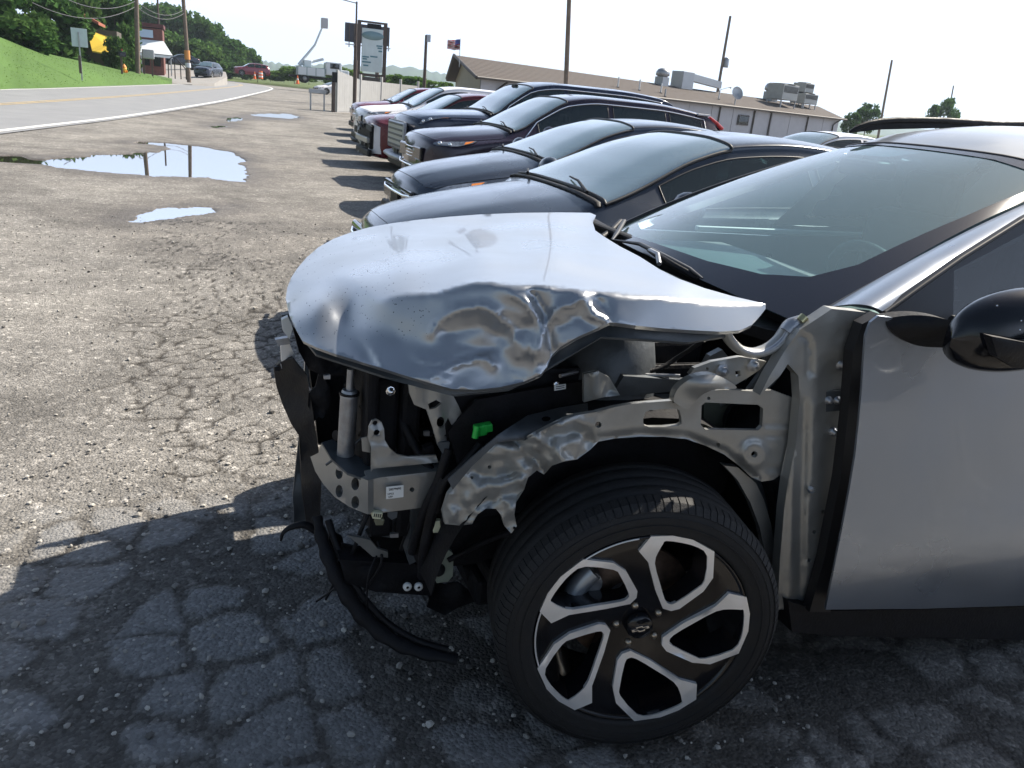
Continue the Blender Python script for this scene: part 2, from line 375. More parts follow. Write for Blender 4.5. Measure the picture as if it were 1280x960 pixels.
def water():
    m, n, p = nodemat('puddle_water'); p.inputs['Base Color'].default_value = (.035, .032, .026, 1); p.inputs['Roughness'].default_value = .015
    p.inputs['Specular IOR Level'].default_value = 1.0; p.inputs['IOR'].default_value = 3.6
    g = N(n, 'ShaderNodeTexNoise', i_Scale=6.0, i_Detail=2.0); b = N(n, 'ShaderNodeBump', i_Strength=.04, i_Distance=.01)
    n.links.new(g.outputs['Fac'], b.inputs['Height']); n.links.new(b.outputs[0], p.inputs['Normal'])
    for iq, q in enumerate(PUDW):
        a = np.array(q); c = a.mean(0); out = [tuple(c+(p_-c)*1.0+(p_-c)/max(np.hypot(*(p_-c)), .01)*.45) for p_ in a]
        mb = MB(); cx = (a[:, 0].min()-.5, a[:, 0].max()+.5); cy = (a[:, 1].min()-.5, a[:, 1].max()+.5)
        mb.patch([(cx[0], cy[0]), (cx[1], cy[0]), (cx[1], cy[1]), (cx[0], cy[1])], lambda x, y: (x, y, -.012-.0008*iq), smooth=False)
        mb.build('puddle', m, kind='structure')
water()
def strip(name, a, b, z, m, kind='structure', parent=None):
    mb = MB(); v = [(p[0], p[1], z) for p in a]+[(p[0], p[1], z) for p in b]; n = len(a)
    mb.add(v, [(i, i+1, n+i+1, n+i) for i in range(n-1)], False); return mb.build(name, m, parent, kind=kind)
road_m = mat('road_asphalt', (.235, .24, .25), .85, var=.10, vscale=1.2, bump=.3, bscale=60)
white_m = mat('road_paint_white', (.74, .73, .70), .6, var=.12, vscale=6); yel_m = mat('road_paint_yellow', (.50, .36, .16), .6, var=.2, vscale=4)
strip('road', offset_line(EDGE, 0), offset_line(EDGE, 7.6), .012, road_m)
strip('road_edge_line', offset_line(EDGE, .18), offset_line(EDGE, .36), .017, white_m)
strip('road_edge_line', offset_line(EDGE, 7.15), offset_line(EDGE, 7.27), .017, white_m)
for d in (3.62, 3.86): strip('road_centre_line', offset_line(EDGE, d), offset_line(EDGE, d+.10), .017, yel_m)
# loose stones on the old asphalt (nobody could count them)
def gravel():
    mb = MB(); bm = bmesh.new(); bmesh.ops.create_icosphere(bm, subdivisions=1, radius=1); bm.verts.index_update()
    bv = np.array([tuple(q.co) for q in bm.verts]); bf = [[q.index for q in f.verts] for f in bm.faces]; bm.free()
    vs = []; fs = []; n = 0
    for i in range(5200):
        if i < 2600: x, y = rng.uniform(-2.2, .6), rng.uniform(-.2, 2.2)
        else: x, y = rng.uniform(-3.4, .8), rng.uniform(1.8, 8)
        s = rng.gamma(2.2, .0017)+.0018
        v = bv*(s*np.array([1, rng.uniform(.6, 1), rng.uniform(.4, .8)]))*(1+rng.uniform(-.22, .22, (len(bv), 1))); a = rng.uniform(0, 6.3)
        R_ = np.array([[math.cos(a), -math.sin(a), 0], [math.sin(a), math.cos(a), 0], [0, 0, 1]]); v = v@R_.T+np.array([x, y, s*.35+.003])
        vs += [tuple(q) for q in v]; fs += [[k+n for k in f] for f in bf]; n += len(bv)
    mb.add(vs, fs, False)
    m, nn, p = nodemat('loose_stone'); g = N(nn, 'ShaderNodeNewGeometry'); r = N(nn, 'ShaderNodeValToRGB')
    r.color_ramp.elements[0].color = (.09, .085, .08, 1); r.color_ramp.elements[1].color = (.52, .49, .44, 1)
    nn.links.new(g.outputs['Random Per Island'], r.inputs[0]); nn.links.new(r.outputs[0], p.inputs['Base Color']); p.inputs['Roughness'].default_value = .85
    o = mb.build('loose_gravel', m, kind='stuff'); tag(o, 'loose pale grit scattered over the cracked asphalt', 'gravel', kind='stuff')
gravel()

# ============================================================ BACKGROUND LAND
def leaf_material(name, col, var=.45):
    m = bpy.data.materials.new(name); m.use_nodes = True; n = m.node_tree; n.nodes.clear(); L = n.links.new
    o = N(n, 'ShaderNodeOutputMaterial'); d = N(n, 'ShaderNodeBsdfDiffuse'); t = N(n, 'ShaderNodeBsdfTranslucent'); x = N(n, 'ShaderNodeMixShader'); x.inputs[0].default_value = .35
    g = N(n, 'ShaderNodeNewGeometry'); mr = N(n, 'ShaderNodeMapRange', i_To_Min=1-var, i_To_Max=1+var); L(g.outputs['Random Per Island'], mr.inputs[0])
    s = N(n, 'ShaderNodeVectorMath', operation='SCALE'); s.inputs[0].default_value = col; L(mr.outputs[0], s.inputs['Scale'])
    no = N(n, 'ShaderNodeTexNoise', i_Scale=.35); L(g.outputs['Position'], no.inputs['Vector']); hs = N(n, 'ShaderNodeHueSaturation')
    mh = N(n, 'ShaderNodeMapRange', i_To_Min=.46, i_To_Max=.53); L(no.outputs['Fac'], mh.inputs[0]); L(mh.outputs[0], hs.inputs['Hue']); L(s.outputs[0], hs.inputs['Color'])
    L(hs.outputs[0], d.inputs[0]); L(hs.outputs[0], t.inputs[0]); L(d.outputs[0], x.inputs[1]); L(t.outputs[0], x.inputs[2]); L(x.outputs[0], o.inputs[0]); return m
leafs = [leaf_material('leaf_dark_green', (.058, .12, .034)), leaf_material('leaf_mid_green', (.085, .16, .045)), leaf_material('leaf_bright_green', (.11, .20, .045))]
bark = mat('bark', (.07, .055, .045), .9, var=.3, vscale=6, bump=.4, bscale=12)
def crown_mesh(seed, n=2600, leaf=.045, clumps=16):
    """unit crown: radius ~.5, height 0..1 (scaled per tree)"""
    r = np.random.default_rng(seed); cc = []
    for i in range(clumps):
        a = r.uniform(0, 6.28); h = r.uniform(.22, .92); rad = (.40*math.sin(PI*min(max((h-.05)/.95, 0), 1))**.6)*r.uniform(.45, 1.0)
        cc.append((rad*math.cos(a), rad*math.sin(a), h, r.uniform(.10, .19)))
    v = []; f = []
    for i in range(n):
        c = cc[r.integers(clumps)]; d = r.normal(size=3); d /= np.linalg.norm(d); q = np.array(c[:3])+d*c[3]*r.uniform(.55, 1.12)*np.array([1, 1, .8])
        t = r.normal(size=3); t /= np.linalg.norm(t); b = np.cross(t, r.normal(size=3)); b /= np.linalg.norm(b); s = leaf*r.uniform(.5, 1.2); k = len(v)
        v += [tuple(q-t*s), tuple(q-b*s*.6), tuple(q+t*s), tuple(q+b*s*.6)]; f.append((k, k+1, k+2, k+3))
    me = bpy.data.meshes.new('crown'); me.from_pydata(v, [], f); return me
crowns = [crown_mesh(s) for s in (1, 2, 3, 4)]; dense = [crown_mesh(s, 3600, .05, 26) for s in (11, 12, 13)]
def trunk_mesh(seed):
    r = np.random.default_rng(seed); mb = MB(); mb.tube([(0, 0, -.04), (.01, 0, .2), (-.01, .01, .45), (0, 0, .75)], [.03, .022, .016, .006], 8)
    for i in range(6):
        a = r.uniform(0, 6.28); h = r.uniform(.22, .5); e = r.uniform(.2, .36)
        mb.tube([(0, 0, h), (e*.5*math.cos(a), e*.5*math.sin(a), h+.12), (e*math.cos(a), e*math.sin(a), h+.3)], [.011, .007, .002], 5)
    me = bpy.data.meshes.new('trunk'); me.from_pydata([tuple(p) for p in mb.v], [], mb.f); me.materials.append(bark); return me
trunks = [trunk_mesh(3), trunk_mesh(8)]
tree_lab = {}
def tree(u, vb, y, vt, wpx, label, li=0, name='broadleaf_tree', group=None, dn=True, sq=1.0, low=0.0):
    b = B(u, vb, y=y); t = B(u, vt, y=y); h = (t-b).length; wd = wpx*(y/ (FPX))*1.05*1.1
    r = thing(name, b-Vector((0, 0, low)), label, 'bush' if name == 'bush' else 'tree', group, rng.uniform(0, 6.28))
    L = dense if dn else crowns; c = bpy.data.objects.new('crown', L[rng.integers(len(L))].copy()); C.objects.link(c); c.parent = r
    c.data.materials.clear(); c.data.materials.append(leafs[li]); c.scale = (wd, wd, h+low)
    k = bpy.data.objects.new('trunk', trunks[rng.integers(2)]); C.objects.link(k); k.parent = r; k.scale = (h*.8, h*.8, h+low)
    return r
# grass bank left of the road
def bank():
    us = [(-260, 148, -60), (-120, 130, 5), (0, 112.0, 47), (35, 111, 61), (65, 110, 71), (110, 108.5, 81), (150, 107, 90), (190, 106, 96), (215, 105.2, 101)]
    rows = []
    for u, vb, vc in us:
        b = B(u, vb, z=.0); y0 = b.y; y0 = min(max(y0, 10), 82)
        b = B(u, vb, y=y0) if u >= 0 else Vector((b.x, b.y, 0)); b.z = 0.0
        yc = y0+15*(1-max(u, 0)/260); c = B(u+(0 if u > -10 else 0), vc, y=yc)
        pts = [b+Vector((.4, -.4, -.06))]+[b.lerp(c, t)+Vector((0, 0, (math.sin(t*PI)*.12))) for t in np.linspace(0.02, 1, 9)]
        d = Vector((c.x-b.x, c.y-b.y, 0)).normalized(); pts += [c+d*6+Vector((0, 0, .1)), c+d*40+Vector((-20, 0, .6))]; rows.append(pts)
    dense_rows = []
    for j in range(len(rows[0])):
        dense_rows.append(smooth_loop([tuple(r[j]) for r in rows], 8, False))
    mb = MB(); nj = len(dense_rows); ni = len(dense_rows[0]); v = [p for r in dense_rows for p in r]
    mb.add(v, [(j*ni+i, j*ni+i+1, (j+1)*ni+i+1, (j+1)*ni+i) for j in range(nj-1) for i in range(ni-1)])
    gm = mat('mown_grass', (.085, .15, .045), .9, var=.12, vscale=.25, bump=.05, bscale=3, spec=.1, detail=8)
    mb.build('grass_bank', gm, kind='structure')
    # blades of grass
    t = MB(); vs = []; fs = []
    for i in range(1800):
        j = rng.integers(1, nj-3); a = rng.integers(0, ni-1); f_, g_ = rng.random(), rng.random(); p = Vector(dense_rows[j][a]).lerp(Vector(dense_rows[j][a+1]), f_).lerp(Vector(dense_rows[j+1][a]).lerp(Vector(dense_rows[j+1][a+1]), f_), g_)
        h = rng.uniform(.02, .045); an = rng.uniform(0, 3.14); d = Vector((math.cos(an), math.sin(an), 0))*.035; k = len(vs)
        vs += [p-d, p+d, p+Vector((rng.uniform(-.05, .05), rng.uniform(-.05, .05), h))]; fs.append((k, k+1, k+2))
    t.add(vs, fs, False); o = t.build('grass', leaf_material('grass_blade', (.16, .27, .08), .2), kind='stuff'); tag(o, 'short bright green grass on the roadside bank', 'grass', kind='stuff')
bank()
pave_m = mat('pale_concrete', (.30, .285, .265), .8, var=.1, vscale=.8, bump=.1, bscale=20)
MB().patch([(176, 91), (188, 79), (208, 80), (240, 83), (282, 90), (284, 96), (268, 104), (240, 105.5), (222, 105.5), (205, 102), (190, 98)],
           lambda u, v: B(u, v, y=80+(105.5-v)*2.2), step=9, back=(0, 0, -.8)).build('shop_forecourt', pave_m, kind='structure')
# far wooded ridge
def ridge():
    top = [(-700, 40), (-300, 52), (0, 62), (150, 66), (250, 70), (320, 74), (337, 77), (352, 79), (372, 82), (395, 80), (425, 80.5), (455, 83), (482, 83), (520, 85), (545, 91), (565, 96), (620, 101), (720, 112), (850, 130), (1000, 146), (1300, 178), (1700, 220)]
    top = smooth_loop([(a, b, 0) for a, b in top], 8, False); v = []; f = []; n = len(top); D = 1900
    for k, (sc_, dy) in enumerate([(0, -500), (.35, -300), (.75, -120), (1, 0), (.6, 300), (0, 600)]):
        for i, (u, vt, _) in enumerate(top):
            p = B(u, vt, y=D); h = p.z+2*math.sin(i*1.3)*sc_; rr_ = (D+dy)/D
            v.append((p.x*rr_, D+dy, h*sc_+(noise.noise((p.x*.01, dy*.01, 1))*5+noise.noise((p.x*.05, dy*.05, 1))*1.6)*sc_ - (5 if sc_ == 0 else 0)))
    f = [(k*n+i, k*n+i+1, (k+1)*n+i+1, (k+1)*n+i) for k in range(5) for i in range(n-1)]
    MB().add(v, f).build('wooded_ridge', mat('far_forest', (.05, .085, .045), .95, var=.3, vscale=.02, spec=.1), kind='structure')
ridge()
meadow_m = mat('rough_meadow', (.10, .13, .05), .95, var=.3, vscale=.1, spec=.1)
MB().patch([(-2600, 170), (-30, 170), (14, 128), (60, 118), (140, 110), (2600, 110), (3300, 3200), (-3300, 3200)], lambda x, y: (x, y, .05)).build('far_meadow', meadow_m, kind='structure')
DK = 'trees on the dark wooded slope behind the grass bank'
for k, (u, vb, y, vt, wp, lb) in enumerate([
 (-55, 66, 58, -95, 120, 'dark leafy tree cut by the left edge of the view, behind the bank'),
 (8, 70, 62, -22, 90, 'tall dark tree at the far left, right behind the crest of the grass'),
 (60, 80, 68, -10, 84, 'tall dark tree left of the yellow awning, above the back of the street sign'),
 (98, 88, 78, -5, 62, 'dark tree whose branches hang over the yellow awning'),
 (30, 78, 56, 25, 70, 'low dark tree on the crest of the bank left of the street sign'),
 (90, 88, 74, 48, 55, 'low dark bushy tree just behind the street sign'),
 (148, 92, 82, -2, 56, 'tall dark tree immediately left of the thick utility pole'),
 (130, 93, 80, 62, 46, 'low shrubby tree under the yellow awning, behind the hydrant'),
 (116, 92, 69, 78, 30, 'low bush hiding the lower wall under the yellow awning'), (147, 94, 70, 48, 26, 'narrow bushy tree at the right end of the yellow awning'),
 (160, 95, 84, 60, 30, 'low shrub beside the foot of the thick utility pole')]):
    tree(u, vb+4, y, vt, wp, lb, 0, group=DK, low=.6)
HG = 'trees on the hillside above the bend'
for k, (u, vb, y, vt, wp, lb, li) in enumerate([
 (182, 80, 190, 12, 56, 'rounded tree on the skyline just right of the thick utility pole', 1), (204, 85, 185, 8, 60, 'tallest rounded tree on the hillside above the brick shop', 0),
 (228, 86, 185, 14, 58, 'large dark tree on the skyline behind the pole with the orange band', 0), (246, 88, 180, 20, 50, 'dark tree crowning the hillside right of the banded pole', 0),
 (262, 88, 180, 28, 46, 'loose dark tree on the descending skyline of the hillside', 0), (276, 88, 176, 38, 42, 'open tree with gaps of sky near the right end of the hillside', 0),
 (290, 90, 180, 52, 40, 'mid green tree low on the right end of the hillside', 1), (303, 92, 185, 60, 36, 'bright tree above the maroon pickup', 1), (314, 93, 188, 72, 26, 'last small tree at the right foot of the hillside', 1),
 (214, 88, 150, 42, 46, 'bushy tree at the right corner of the brick shop', 1), (236, 92, 150, 50, 44, 'bright bushy tree right behind the banded pole', 1), (252, 92, 150, 52, 40, 'bright bush-like tree above the dark grey SUV', 1),
 (270, 92, 160, 55, 42, 'dark tree over the roadside right of the grey SUV', 0), (288, 93, 165, 66, 34, 'low dark tree left of the maroon pickup', 0), (190, 82, 150, 38, 34, 'dark tree directly behind the shop roof', 0)]):
    tree(u, vb+3, y, vt, wp*1.15, lb, li, group=HG, low=1.2, dn=(k != 5))
BG = 'bushes along the far side of the lot'
for k, (u, vb, y, vt, wp, lb) in enumerate([
 (322, 97, 150, 82, 22, 'bush at the end of the hillside behind the orange drum'), (338, 97, 150, 89, 30, 'low bush between the orange drum and the bucket truck'), (355, 98, 150, 88, 26, 'bush just left of the bucket truck'), (368, 99, 140, 84, 30, 'tallest bush behind the bucket truck'), (386, 100, 140, 89, 30, 'bush behind the cab of the bucket truck'),
 (408, 101, 130, 91, 28, 'bush left of the lamp post above the white car'), (428, 104, 120, 85, 30, 'bush between the lamp post and the white fence end'), (440, 105, 118, 88, 26, 'bush behind the lamp post'),
 (486, 108, 95, 94, 22, 'bush touching the right post of the tall sign'), (500, 110, 92, 94, 26, 'bright bush right of the tall sign'), (518, 111, 90, 96, 28, 'bright bush left of the short pole'), (538, 112, 92, 101, 24, 'low bush right of the short pole'), (556, 113, 94, 103, 20, 'lowest bush left of the shingled building')]):
    tree(u, vb+2, y, vt, wp*1.2, lb, 2, name='bush', group=BG, low=.4)
tree(1081, 165, 95, 130, 42, 'dark tree beyond the right end of the shingled building', 0, low=1, dn=False)
tree(1062, 166, 93, 142, 26, 'small low tree touching the right end of the shingled building', 0, low=1)
tree(1171, 178, 100, 124, 44, 'dark tree above the roof of the crumpled car at far right', 0, low=1, dn=False)

# ============================================================ BUILDINGS, POLES, SIGNS
def quadp(a, b, c, d, t=.0): return [a, b, c, d]
def solid(mb, pts, up):
    """prism: polygon pts extruded by vector up"""
    n = len(pts); v = [Vector(p) for p in pts]+[Vector(p)+Vector(up) for p in pts]
    mb.add(v, [tuple(range(n))[::-1], tuple(range(n, 2*n))]+[(i, (i+1) % n, n+(i+1) % n, n+i) for i in range(n)], False); return mb
wood_m = mat('weathered_pole_wood', (.17, .13, .10), .85, var=.25, vscale=5, bump=.3, bscale=30)
wood_d = mat('dark_pole_wood', (.09, .065, .055), .85, var=.25, vscale=5)
steel_m = mat('galvanised_steel', (.35, .36, .37), .45, metal=.6, var=.15, vscale=12)
wallm = mat('white_siding', (.37, .365, .385), .6, var=.06, vscale=2); gablem = mat('tan_gable_siding', (.34, .30, .22), .7, var=.08, vscale=2)
brownm = mat('dark_brown_trim', (.055, .045, .04), .6); shm = mat('brown_shingle', (.098, .080, .070), .9, var=.15, vscale=3.0, bump=.3, bscale=25)
def shed():
    A0 = B(603, 97, y=47); A1 = B(1052, 149, y=63); G0 = B(566, 104, y=57)
    W = A1-A0; W.z = 0; Lw = W.length; ex = W.normalized(); root = thing('shingled_building', (A0.x, A0.y, 0), 'long low white building with a brown shingle roof and tan gable end behind the row', 'building')
    ey = Vector((G0.x-A0.x, G0.y-A0.y, 0)); dep = ey.length; ey.normalize()
    O = Vector((0, 0, 0)); e0, e1 = A0.z, A1.z                       # eave height at both ends
    R0 = B(576, 70, y=52)-Vector((A0.x, A0.y, 0)); R1 = B(1023, 133, y=68)-Vector((A0.x, A0.y, 0))
    def P(s, t, z): return ex*s+ey*t+Vector((0, 0, z))
    # panels of the front wall
    npan = 15
    for i in range(npan):
        s0, s1 = Lw*i/npan, Lw*(i+1)/npan-.05; z0 = -.8; zz0 = e0+(e1-e0)*s0/Lw; zz1 = e0+(e1-e0)*s1/Lw
        mb = MB(); solid(mb, [P(s0, .3, z0), P(s1, .3, z0), P(s1, .3, zz1-.05), P(s0, .3, zz0-.05)], ey*.12); mb.build('wall_panel', wallm, root)
    mb = MB(); solid(mb, [P(0, .36, -.8), P(Lw, .36, -.8), P(Lw, .36, e1-.1), P(0, .36, e0-.1)], ey*.2); mb.build('wall', brownm, root)
    g = MB(); solid(g, [P(.25, .4, -.8), P(.25, dep, -.8), P(.25, dep, e0), (R0.x+.25, R0.y, R0.z-.15), P(.25, .4, e0-.1)], ex*.2); g.build('gable_wall', gablem, root)
    g = MB(); solid(g, [P(Lw-.2, .4, -.8), P(Lw-.2, dep, -.8), P(Lw-.2, dep, e1), P(Lw-.2, .4, e1-.1)], ex*.15); g.build('end_wall', wallm, root)
    # shingle courses as overlapping strips
    nc = 14
    a0, a1 = P(-.5, -.25, e0), P(Lw+.6, -.25, e1)
    for i in range(nc):
        t0, t1 = i/nc, (i+1)/nc+.01
        q = [a0.lerp(R0+ex*-.5, t0), a1.lerp(R1, t0), a1.lerp(R1, t1), a0.lerp(R0+ex*-.5, t1)]
        q[0] += Vector((0, 0, .018)); q[1] += Vector((0, 0, .018))
        mb = MB(); solid(mb, q, (0, 0, -.05)); mb.build('shingle_course', shm, root)
    bk0, bk1 = P(-.5, dep+.5, e0-.2), P(Lw+.6, dep+.5, e1-.2)
    mb = MB(); solid(mb, [R0+ex*-.5, R1, bk1, bk0], (0, 0, -.08)); mb.build('rear_roof_slope', shm, root)
    mb = MB(); solid(mb, [a1, P(Lw+.6, dep+.5, e1-.1), R1], (0, 0, -.08)); mb.build('hip_end', shm, root)
    mb = MB(); mb.tube([P(-.5, -.33, e0-.02), P(Lw+.6, -.33, e1-.02)], .09, 6); mb.build('gutter', brownm, root)
    mb = MB(); mb.tube([P(-.5, dep+.3, e0-.1), R0+ex*-.55, P(-.5, -.3, e0-.05)], .10, 6); mb.build('rake_board', brownm, root)
    for u in (621, 1040, 898, 942, 962, 1008):
        s = (B(u, 120, y=55).x-A0.x)/ex.x*.92 if u < 700 else None
        # solve along the wall for the wanted column
        best = min(np.linspace(0, Lw, 400), key=lambda q: abs(pix(Vector((A0.x, A0.y, 0))+P(q, .2, 1.5))[0]-u)); ez = e0+(e1-e0)*best/Lw
        mb = MB(); mb.tube([P(best+.6, -.3, ez-.1), P(best+.3, .12, ez-.35), P(best, .2, ez-.6), P(best, .2, -.8)] if u in (621, 1040) else [P(best, .22, ez-.1), P(best, .22, -.8)], .07, 6); mb.build('downpipe', brownm, root)
    def onwall(u): return min(np.linspace(0, Lw, 500), key=lambda q: abs(pix(Vector((A0.x, A0.y, 0))+P(q, .2, 1.5))[0]-u))
    s = onwall(929); mb = MB(); solid(mb, [P(s-.8, .2, 1.2), P(s+.8, .2, 1.2), P(s+.8, .2, 2.0), P(s-.8, .2, 2.0)], ey*.06); wn = mb.build('window', brownm, root)
    mb = MB(); solid(mb, [P(s-.66, .17, 1.3), P(s+.66, .17, 1.3), P(s+.66, .17, 1.9), P(s-.66, .17, 1.9)], ey*.02); mb.build('pane', M_['glassp'], wn)
    # roof surface point for a pixel: between eave and ridge
    def onroof(u, f):
        base = Vector((A0.x, A0.y, 0)); q = min(np.linspace(0, 1, 400), key=lambda k: abs(pix(base+a0.lerp(a1, k).lerp((R0-ex*.5).lerp(R1, k), f))[0]-u))
        return base+a0.lerp(a1, q).lerp((R0-ex*.5).lerp(R1, q), f)
    return onroof, ex, ey
def pix(P):
    d = np.array(P)-CAM; k = d@Fw; return 640+FPX*(d@Rt)/k, 480-FPX*(d@Up)/k
onroof, bex, bey = shed()
bz = math.atan2(bex.y, bex.x)
pvc = mat('white_vent_pipe', (.7, .7, .68), .5)
for u, f, h, lb, mt in [(772, .35, .7, 'leftmost of the thin white vent pipes on the brown roof', pvc), (799, .33, .75, 'second thin white vent pipe from the left on the brown roof', pvc), (826, .33, .7, 'white vent pipe just left of the mushroom-shaped roof fan', pvc),
                        (898, .4, .7, 'white vent pipe near the foot of the pole with a transformer', pvc), (831, .12, .55, 'short capped grey vent stub near the eave', steel_m)]:
    p = onroof(u, f); t = thing('vent_pipe', p-Vector((0, 0, .15)), lb, 'vent pipe', 'vent pipes on the shingle roof')
    MB().tube([(0, 0, 0), (0, 0, h+.15)], .06, 8).build('pipe', mt, t)
    MB().tube([(0, 0, .13), (0, 0, .2)], .13, 8).build('flashing', brownm, t)
def roof_fan(u, f, s, lb):
    p = onroof(u, f); t = thing('roof_fan', p-Vector((0, 0, .3)), lb, 'roof fan', 'mushroom roof fans')
    MB().box((0, 0, .35*s+.1), (.8*s, .8*s, .9*s), bz).build('curb', steel_m, t)
    MB().lathe([(.0, .8*s), (.35*s, .8*s), (.42*s, .95*s), (.55*s, 1.0*s), (.55*s, 1.25*s), (.42*s, 1.45*s), (.2*s, 1.55*s), (0, 1.57*s)], Matrix.Identity(4), 20).build('hood', steel_m, t)
roof_fan(827, .95, 1.0, 'mushroom-shaped roof fan left of the long grey duct'); roof_fan(962, .9, 1.2, 'larger mushroom roof fan beside the rooftop air conditioners')
def duct():
    p = onroof(843, 1.0); q = onroof(898, .95); t = thing('roof_duct', p, 'long grey metal duct lying along the roof ridge', 'duct'); d = q-p
    MB().box((.7, 0, .5), (1.5, 1.2, 1.35), bz, .03).build('duct_box', steel_m, t)
    m_ = MB(); solid(m_, [(1.3, -.4, .55), (d.x, d.y-.3, .35+d.z), (d.x, d.y+.3, .35+d.z), (1.3, .5, .55)], (0, 0, .55)); m_.build('duct_run', steel_m, t)
duct()
acm = mat('aircon_casing', (.33, .33, .31), .5, metal=.3, var=.1, vscale=3)
def aircon(u, f, w_, d_, h_, dz, lb):
    p = onroof(u, f); t = thing('rooftop_aircon', p+Vector((0, 0, dz)), lb, 'air conditioner', 'rooftop air conditioners'); R = Matrix.Rotation(bz, 3, 'Z')
    MB().box((0, 0, h_/2), (w_, d_, h_), bz, .03).build('casing', acm, t)
    for i in range(6):
        c = R @ Vector((0, -d_/2-.02, h_*(.5+.07*i))); MB().box(c, (w_*.9, .04, h_*.035), bz).build('louvre', M_['dark'], t)
    c = R @ Vector((0, 0, h_+.05)); MB().lathe([(0, .02), (w_*.35, .02), (w_*.38, .0), (w_*.38, -.05)], Matrix.Translation(c), 20).build('fan_grille', M_['dark'], t)
    for sx_ in (-1, 1):
        for sy in (-1, 1): c = R @ Vector((sx_*w_*.45, sy*d_*.45, -dz/2-.2)); MB().box(c, (.08, .08, dz+.5), bz).build('leg', steel_m, t)
aircon(975, .55, 2.6, 1.6, 1.3, .5, 'larger left-hand rooftop air conditioner with a dark louvred top'); aircon(1003, .7, 2.4, 1.5, .9, .3, 'low grey rooftop casing under the box at the right end')
aircon(1000, .75, 1.6, 1.3, .8, 1.25, 'small dark-sided box unit standing highest at the right end of the roof')
def dish(u, f, lb):
    p = onroof(u, f)+Vector((0, -.2, 0)); t = thing('satellite_dish', p, lb, 'satellite dish')
    MB().tube([(0, 0, -1.2), (0, 0, .6)], .05, 6).build('mast', steel_m, t)
    MB().lathe([(.0, .0), (.3, .03), (.6, .12), (.75, .2)], Matrix.Translation((0, 0, .8)) @ Matrix.Rotation(math.radians(70), 4, 'X') @ Matrix.Scale(.7, 4), 20).build('dish', steel_m, t)
dish(917, .2, 'grey satellite dish on a thin mast at the roof edge')
# utility poles: (u_base, v_base, u_top, v_top, depth, radius, label)
def pole(ub, vb, ut, vt, y, r, label, m_=wood_m, name='utility_pole', extra=None, low=0., cat='pole'):
    b = B(ub, vb, y=y); t_ = B(ut, vt, y=y); d = (t_-b); b = b-d.normalized()*low; h = t_-b
    t = thing(name, b, label, cat, 'utility poles' if name == 'utility_pole' else None); MB().tube([(0, 0, 0), h*.5, h], [r, r*.92, r*.8], 10).build('shaft', m_, t)
    if extra: extra(t, h)
    return t, t_
p172, top172 = pole(172.5, 93, 169.5, -40, 72, .19, 'thick weathered utility pole at the edge of the grass bank', wood_m, low=.5)
def band(t, h):
    for f0, f1, mm in ((.222, .31, mat('orange_tape', (.65, .28, .08), .6)), (.145, .19, mat('notice_white', (.6, .62, .66), .6))):
        MB().tube([h*f0, h*f1], .235, 12).build('band', mm, t)
p236, top236 = pole(236, 97, 227, -30, 80, .19, 'utility pole with an orange band and a white notice near its foot', wood_m, extra=band, low=.4)
p199, top199 = pole(201, 86, 196, -20, 105, .12, 'slender utility pole in front of the brick shop', wood_d, low=.5)
pole(707, 118, 713, -40, 38, .13, 'tall leaning utility pole rising in front of the shingled roof', wood_m, low=3)
def transformer(t, h):
    MB().lathe([(0, -.45), (.26, -.45), (.28, -.4), (.28, .4), (.2, .48), (0, .5)], Matrix.Translation(h*.63+Vector((.42, 0, 0))), 16).build('transformer', steel_m, t)
    MB().tube([h*.40+Vector((.1, 0, 0)), h*.41+Vector((1.2, 0, .25)), h*.41+Vector((1.5, 0, .25))], [.03, .03, .09], 6).build('lamp_arm', steel_m, t)
pole(896, 120, 913, 20, 72, .16, 'leaning utility pole with a grey transformer can behind the roof', wood_m, extra=transformer, low=4)
pole(1101, 152, 1115, 75, 85, .16, 'leaning bare utility pole beside the dark tree beyond the building', wood_m, low=4)
def lamp(t, h): MB().tube([h*.72, h*.74+Vector((-.9, 0, .15)), h*.74+Vector((-1.1, 0, .1))], [.04, .04, .12], 6).build('lamp_arm', steel_m, t)
pole(1184, 150, 1192, 107, 110, .13, 'thin distant utility pole with a lamp above the far right tree', wood_d, extra=lamp, low=4)
def cap(t, h): MB().box(h*.96+Vector((.15, 0, 0)), (.3, .3, .5)).build('lamp_head', steel_m, t)
pole(530, 112, 533, 44, 62, .13, 'short brown pole standing between the tall sign and the building', wood_d, extra=cap, low=1.2)
def lamp2(t, h):
    MB().tube([h*.985, h*.985+Vector((-1.1, 0, .12)), h*.985+Vector((-2.3, 0, .2))], .03, 6).build('lamp_arm', steel_m, t)
    MB().tube([h*.985+Vector((-2.2, 0, .2)), h*.985+Vector((-2.75, 0, .16))], [.07, .1], 8).build('lamp_head', steel_m, t)
    MB().tube([h*.02, h*.45], .10, 8).build('timber_splint', wood_d, t)
pole(443, 131, 446, 2, 42, .055, 'dark lamp post with a side arm in front of the white fence', wood_d, name='lamp_post', extra=lamp2, low=.1, cat='lamp post')
wire_m = mat('cable', (.10, .10, .11), .6)
def wire(a, b, sag, lb):
    a, b = Vector(a), Vector(b); pts = [a.lerp(b, i/16)+Vector((0, 0, -sag*4*(i/16)*(1-i/16))) for i in range(17)]
    o = MB().tube(pts, .022, 5).build('overhead_cable', wire_m); tag(o, lb, 'cable', 'overhead cables')
L0 = B(20, -8, y=60); w1 = B(170, 8, y=72); w2 = B(170, 1, y=72); e1 = B(231, 16, y=80); e2 = B(230, 12, y=80)
wire(L0, w1, 1.1, 'lower overhead cable crossing the dark trees left of the thick pole'); wire(B(60, -14, y=60), w2, .8, 'upper overhead cable crossing the dark trees left of the thick pole')
